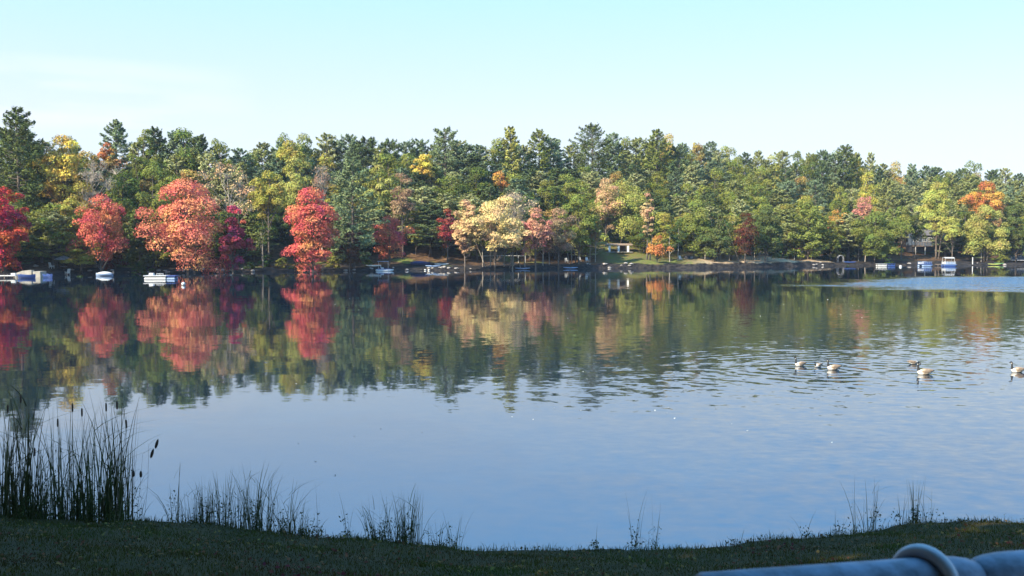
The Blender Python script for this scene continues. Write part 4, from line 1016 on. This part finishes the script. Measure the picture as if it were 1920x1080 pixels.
# ------------------------------------------------------------------ reeds and weeds at the near edge
def blades(base, h, lean, az_, width, r, nseg=5, bend=1.0):
    """strips: base (N,3), h (N), lean (N) sideways reach as share of h, az_ (N)"""
    Nn = len(base); t = np.linspace(0, 1, nseg + 1)
    dx, dy = np.cos(az_), np.sin(az_); fa = r.uniform(0, np.pi, Nn); wx, wy = np.cos(fa), np.sin(fa) * .5
    Pp = np.zeros((Nn, nseg + 1, 3)); cur = (t ** (1 + bend))[None, :]
    Pp[:, :, 0] = base[:, 0:1] + (dx * lean * h)[:, None] * cur; Pp[:, :, 1] = base[:, 1:2] + (dy * lean * h)[:, None] * cur
    Pp[:, :, 2] = base[:, 2:3] + h[:, None] * (t[None, :] - .35 * np.minimum(lean, 1.2)[:, None] * cur * t[None, :])
    w = (width[:, None] * (1 - t[None, :] ** 2.2 * .92)) / 2
    A_ = Pp.copy(); B_ = Pp.copy(); A_[:, :, 0] += w * wx[:, None]; A_[:, :, 1] += w * wy[:, None]; B_[:, :, 0] -= w * wx[:, None]; B_[:, :, 1] -= w * wy[:, None]
    return np.stack([A_[:, :-1], B_[:, :-1], B_[:, 1:], A_[:, 1:]], 2).reshape(-1, 4, 3), np.repeat(np.arange(Nn), nseg)
def clump(name, label, cat, px, top, d, nb, spread, lean=.15, width=.016, heads=0, dry=.3, fan=1.0, weeds=0, group=None, seed=0):
    r = np.random.default_rng(seed * 13 + int(px) + 50); x, y = at(px, d); z = max(gz(x, y), -.05); H = zat(top, d) - z
    t = thing(name, label, cat, (x, y, z), 0, group)
    base = np.zeros((nb, 3)); base[:, 0] = r.normal(size=nb) * spread; base[:, 1] = r.normal(size=nb) * spread * .6; base[:, 2] = -.15
    h = H * r.uniform(.30, 1.0, nb) ** .8 + .15; h[0] = H + .15; ln = np.abs(r.normal(size=nb)) * lean + .02; azz = np.where(r.random(nb) < .5, 0, np.pi) + r.normal(size=nb) * .6; 
    azz = np.where(base[:, 0] > 0, r.normal(size=nb) * .7, np.pi + r.normal(size=nb) * .7) if fan > .9 else azz
    Q, own = blades(base, h, ln, azz, width * r.uniform(.6, 1.3, nb), r)
    vv = r.uniform(0, 1, nb)[own]
    nk = max(1, nb // 5); kb = base[r.integers(0, nb, nk)].copy(); kz = H * r.uniform(.25, .75, nk)      # snapped blades hanging from a kink
    kb[:, 2] = kz; kq, ko = blades(kb, H * r.uniform(.12, .35, nk), r.uniform(1.2, 2.2, nk), r.uniform(0, 6.28, nk), width * r.uniform(.6, 1.1, nk), r, bend=.3)
    if nb > 9: Q = np.concatenate([Q, kq]); vv = np.concatenate([vv, r.uniform(0, 1, nk)[ko]])
    if nb > 9: quads('foliage', Q, vv, M_reed, t)
    else:
        for q in range(nb): quads('stalk', Q[own == q], vv[own == q], M_reed, t)
    nd = int(nb * dry)
    if nd:
        base = np.zeros((nd, 3)); base[:, 0] = r.normal(size=nd) * spread * 1.1; base[:, 1] = r.normal(size=nd) * spread * .6; base[:, 2] = -.1
        Q, own = blades(base, H * r.uniform(.2, .65, nd), np.abs(r.normal(size=nd)) * .5 + .1, r.uniform(0, 6.28, nd), width * r.uniform(.5, 1, nd), r)
        quads('dry_leaves', Q, r.uniform(0, 1, nd)[own], M_dry, t)
    if weeds:
        st = np.zeros((weeds, 3)); k = weeds * 16; hh = H * r.uniform(.15, .55, weeds)
        sx = r.normal(size=weeds) * spread * 1.3; ii = r.integers(0, weeds, k); tt = r.uniform(.1, 1, k)
        c_ = np.stack([sx[ii] + r.normal(size=k) * .05, r.normal(size=weeds)[ii] * spread * .5 + r.normal(size=k) * .05, hh[ii] * tt], 1)
        quads('weed_leaves', cards(c_, rdir(r, k), r.uniform(.012, .035, k), r, .45), r.uniform(0, 1, k), M_reed, t)
    for q in range(heads):
        hx = r.normal() * spread; hz_ = H * r.uniform(.72, .92); lx = r.normal() * .06
        mb = MB(); mb.tube([(hx, 0, -.1), (hx + lx * .5, 0, hz_ * .6), (hx + lx, 0, hz_ + .2)], [.005, .004, .002], 5)
        s_ = mb.build('stalk', M_wood, t)
        MB().lathe([(.004, 0), (.016, .012), (.019, .05), (.019, .13), (.015, .165), (.004, .18)], (hx + lx * .9, 0, hz_ - .05), 8).build('seed_head', M_cattail, s_, smooth=True)
def edge_d(px):
    d = 18.5
    for _ in range(4): d = float(lerp_tab(at(px, d)[0], EDGE))
    return d
CT = [(-6, 690, 34), (14, 720, 30), (34, 668, 34), (52, 745, 22), (74, 760, 20), (96, 752, 18), (112, 722, 22), (130, 735, 16), (150, 742, 20), (168, 728, 18), (184, 735, 22), (205, 712, 26), (214, 728, 26), (228, 760, 14), (24, 800, 26), (64, 830, 24), (140, 830, 22), (190, 840, 20), (238, 740, 5)]
CT.sort(); nm = ['first', 'second', 'third', 'fourth', 'fifth', 'sixth', 'seventh', 'eighth', 'ninth', 'tenth', 'eleventh', 'twelfth', 'thirteenth', 'fourteenth', 'fifteenth', 'sixteenth', 'seventeenth', 'eighteenth', 'last']
for j, (px, top, nb) in enumerate(CT):
    tall = 'tall' if top < 735 else ('medium' if top < 790 else 'low')
    clump('cattail_clump', f"{tall} dark cattail clump, {nm[j]} from the left in the reed bed", 'cattails', px, top, edge_d(px) + .25 + .5 * ((j * 7) % 5) / 5, int(nb * .72) + 2, .07, .12, .026, heads=j % 2, dry=.7, weeds=4, group='cattails in the reed bed', seed=j)
TU = [(20, 880, 60, .30, 'dense brown tuft of weeds at the foot of the reed bed, by the frame edge', .3), (95, 905, 50, .3, 'low brown weed tuft at the foot of the reed bed, second from the left', .3), (165, 900, 60, .3, 'bushy brown weed tuft under the reeds', .3),
      (215, 915, 50, .25, 'green brown weed tuft at the right foot of the reed bed', .3), (318, 858, 12, .05, 'young reed with four arching blades right of the reed bed', .35), (348, 905, 46, .13, 'dense dark tuft right of the reed with arching blades', .12), (378, 890, 40, .10, 'dark upright tuft left of the feathery reeds', .1),
      (408, 872, 40, .09, 'feathery reed tuft beside the dark upright tuft', .14), (438, 885, 40, .10, 'leafy reed tuft left of the tallest bank reeds', .13), (468, 846, 60, .11, 'tallest fanned reed clump on the middle bank', .2), (492, 880, 30, .08, 'slim reed tuft against the tallest fanned clump', .2),
      (530, 886, 40, .09, 'reed clump with a drooping tip right of the tallest fan', .3), (556, 925, 24, .10, 'short bushy weeds left of the single spike', .2), (592, 903, 3, .01, 'single thin spike rising alone from the bank', .03), (575, 955, 24, .12, 'low weeds around the foot of the single spike', .3),
      (646, 915, 7, .025, 'narrow reed of few stiff blades standing alone', .14), (702, 925, 34, .10, 'spreading reed tuft left of the bristly clump', .3), (735, 912, 34, .10, 'open fan of reeds touching the bristly clump', .3), (766, 908, 60, .10, 'bristly thick reed clump in the middle of the bank', .13),
      (850, 935, 16, .06, 'thin wiry weed right of the bristly clump', .2), (820, 965, 16, .12, 'low tangled weeds beside the wiry weed', .3), (1192, 906, 8, .05, 'bent wiry stalks above the middle of the bank', .12), (1210, 985, 20, .10, 'low tuft at the foot of the bent wiry stalks', .3),
      (1232, 920, 3, .02, 'straight lone stalk right of the bent wiry stalks', .05), (1118, 978, 2, .01, 'tiny lone stem on the bare middle bank', .03), (1385, 985, 8, .06, 'small leafy sprig on the bank between the stalk groups', .3), (1515, 950, 6, .04, 'pale seeding stems left of the leaning stalks', .2),
      (1580, 953, 8, .04, 'short seeding stems beside the leaning stalks', .2), (1612, 880, 6, .04, 'long thin seeding stalk taller than the leaning stalks', .08), (1640, 892, 18, .08, 'group of dark leaning stalks on the rising bank', .18), (1700, 915, 8, .06, 'faint stems between the leaning stalks and the spiky clump', .15),
      (1724, 888, 22, .06, 'spiky dark clump of dead stalks on the rising bank', .08), (1752, 910, 12, .06, 'wispy stalks right of the spiky dark clump', .15), (1800, 960, 14, .12, 'low weeds on the crest of the bank above the rail', .3), (1030, 1010, 18, .12, 'low grass tuft at the lowest dip of the bank', .3), (1460, 990, 18, .15, 'low grass tuft on the bank left of the seeding stems', .3), (1890, 962, 18, .15, 'low grass tuft near the frame edge above the rail', .3)]
for j, (px, top, nb, sprd, lab, ln) in enumerate(TU):
    clump('reed_tuft' if nb > 9 else 'tall_weed', lab, 'reeds' if nb > 9 else 'weed', px, top, edge_d(px) - .05 + .15 * (j % 3), nb, sprd, ln, .012 if nb > 9 else .009, heads=0, dry=.35, weeds=(10 if nb > 20 else 4), seed=j + 40)
# seed heads hanging on thin bent stems right of the reed bed
for j, (px, py, lab) in enumerate([(288, 832, 'upper dark seed head drooping on a bent stem beside the reed bed'), (279, 850, 'lower dark seed head drooping on a bent stem beside the reed bed'), (243, 888, 'small dark seed head at the right edge of the reed bed'), (257, 889, 'small dark seed head just right of the last reeds')]):
    d = edge_d(px) - .6; x, y = at(px, d); z = gz(x, y); H = zat(py, d) - z; x0 = at(px - 28 - 6 * j, d)[0] - x
    t = thing('bent_cattail', lab, 'cattail', (x, y, z), 0)
    s_ = MB().tube([(x0, 0, -.1), (x0 + .1, 0, H * .5), (x0 * .5 - .01, 0, H * .95 + .06), (-.01, 0, H + .1)], [.003, .003, .002, .002], 4).build('stalk', M_wood, t)
    L_ = .2 if j < 2 else .14
    o_ = MB().lathe([(.003, -L_ / 2), (.024, -L_ * .35), (.03, 0), (.022, L_ * .3), (.003, L_ / 2)], (0, 0, 0), 8).build('seed_head', M_cattail, t, smooth=True); o_.location = (0, 0, H); o_.rotation_euler = (0, .3 if j < 2 else 0, 0)

# ------------------------------------------------------------------ grass and fallen leaves on the near bank
r = np.random.default_rng(77); NB = 90000
yy = r.uniform(11.2, 20.3, NB); xx = r.uniform(-.56, .56, NB) * yy; e_ = lerp_tab(xx, EDGE) + .04 * np.sin(xx * 1.7) + .05 * np.sin(xx * 4.1 + 1)
ok = yy < e_ + .05; xx, yy, e_ = xx[ok], yy[ok], e_[ok]; zz = ground(xx, yy) - .01
nearedge = np.clip(1 - (e_ - yy) / .5, 0, 1); patchy = .5 + .5 * np.sin(xx * 2.3 + np.sin(yy * 3)) * np.sin(yy * 2.1 + xx)
h = r.uniform(.03, .085, len(xx)) * (.7 + .6 * patchy) + nearedge * r.uniform(0, .13, len(xx)) * (r.random(len(xx)) < .6)
Q, own = blades(np.stack([xx, yy, zz], 1), h, r.uniform(.1, .9, len(xx)), r.uniform(0, 6.28, len(xx)), r.uniform(.006, .014, len(xx)), r, nseg=2)
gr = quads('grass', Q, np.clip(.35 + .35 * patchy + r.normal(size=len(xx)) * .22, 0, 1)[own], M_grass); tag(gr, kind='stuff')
k = 1700; yy = r.uniform(11.5, 19, k); xx = r.uniform(-.56, .56, k) * yy; e_ = lerp_tab(xx, EDGE); ok = (yy < e_ - .2); xx, yy = xx[ok], yy[ok]; zz = ground(xx, yy) + r.uniform(.02, .06, len(xx))
nn_ = unit(np.array([0, -.2, 1.]) + rdir(r, len(xx)) * .6)
fl_ = quads('fallen_leaves', cards(np.stack([xx, yy, zz], 1), nn_, r.uniform(.018, .045, len(xx)), r, .7), r.uniform(0, 1, len(xx)), M_litter); tag(fl_, kind='stuff')

# ------------------------------------------------------------------ the railing beside the camera
zl = zat(1076, .838); A0 = Vector(((1318 - 960) / F * .838, .838, zl)); dr = .838 * (1076 - HZ) / (1034 - HZ); A1 = Vector(((1920 - 960) / F * dr, dr, zl)); dirr = (A1 - A0).normalized()
R1 = .0235
rt = thing('metal_railing', 'galvanised grey blue pipe rail with a loose ring close to the camera', 'railing', (A1.x + .35, A1.y + .05, gz(A1.x + .35, 1)), 0)
off = -Vector(rt.location)
def P(s, dz=0): q = A0 + dirr * s; return Vector((q.x, q.y, q.z - R1 + dz)) + off
Ls = (A1 - A0).length; kk = lambda px: Ls * (px - 1318) / 602
MB().tube([P(0), P(.004), P(kk(1770)), P(kk(1800)), P(kk(1822)), P(kk(1836)), P(kk(1846))], [R1 * .9, R1, R1, R1 * .95, R1 * .86, R1 * .74, R1 * .7], 40).build('rail', M_galv, rt, smooth=True)
MB().tube([P(kk(1834)), P(kk(1840)), P(kk(1850)), P(kk(1866)), P(kk(1890)), P(kk(2400))], [R1 * .70, R1 * .78, R1 * .88, R1 * .95, R1, R1], 40).build('rail_sleeve', M_galv, rt, smooth=True)
c0 = P(kk(1735), -.0015); e1 = (dirr * .30 + Vector((0, -.55, -.12))).normalized(); e2 = Vector((0, .12, 1)); e2 = (e2 - e1 * e2.dot(e1)).normalized()
mb = MB(); RR = .0305; mb.tube([c0 + (e1 * math.cos(a) + e2 * math.sin(a)) * RR for a in np.linspace(0, 2 * math.pi, 41)], .0064, 16, False); mb.build('ring', M_ring, rt, smooth=True)
pz = P(kk(2400)); MB().tube([(pz.x, pz.y, 0), (pz.x, pz.y, pz.z + .03)], .03, 24).build('post', M_galv, rt, smooth=True)
MB().lathe([(.033, 0), (.033, .02), (.01, .035)], (pz.x, pz.y, pz.z + .03), 20).build('post_cap', M_ring, rt, smooth=True)

# ------------------------------------------------------------------ air over the lake
hb = MB(); hb.box((0, 900, 60.5), (5400, 2600, 125))
m, n = new_mat('air'); pv = n.nodes.new('ShaderNodeVolumePrincipled'); pv.inputs['Color'].default_value = (.72, .84, 1, 1); pv.inputs['Density'].default_value = .00013; pv.inputs['Anisotropy'].default_value = .2
o = n.nodes.new('ShaderNodeOutputMaterial'); n.links.new(pv.outputs[0], o.inputs['Volume'])
hz_ = hb.build('haze', m); tag(hz_, kind='stuff')
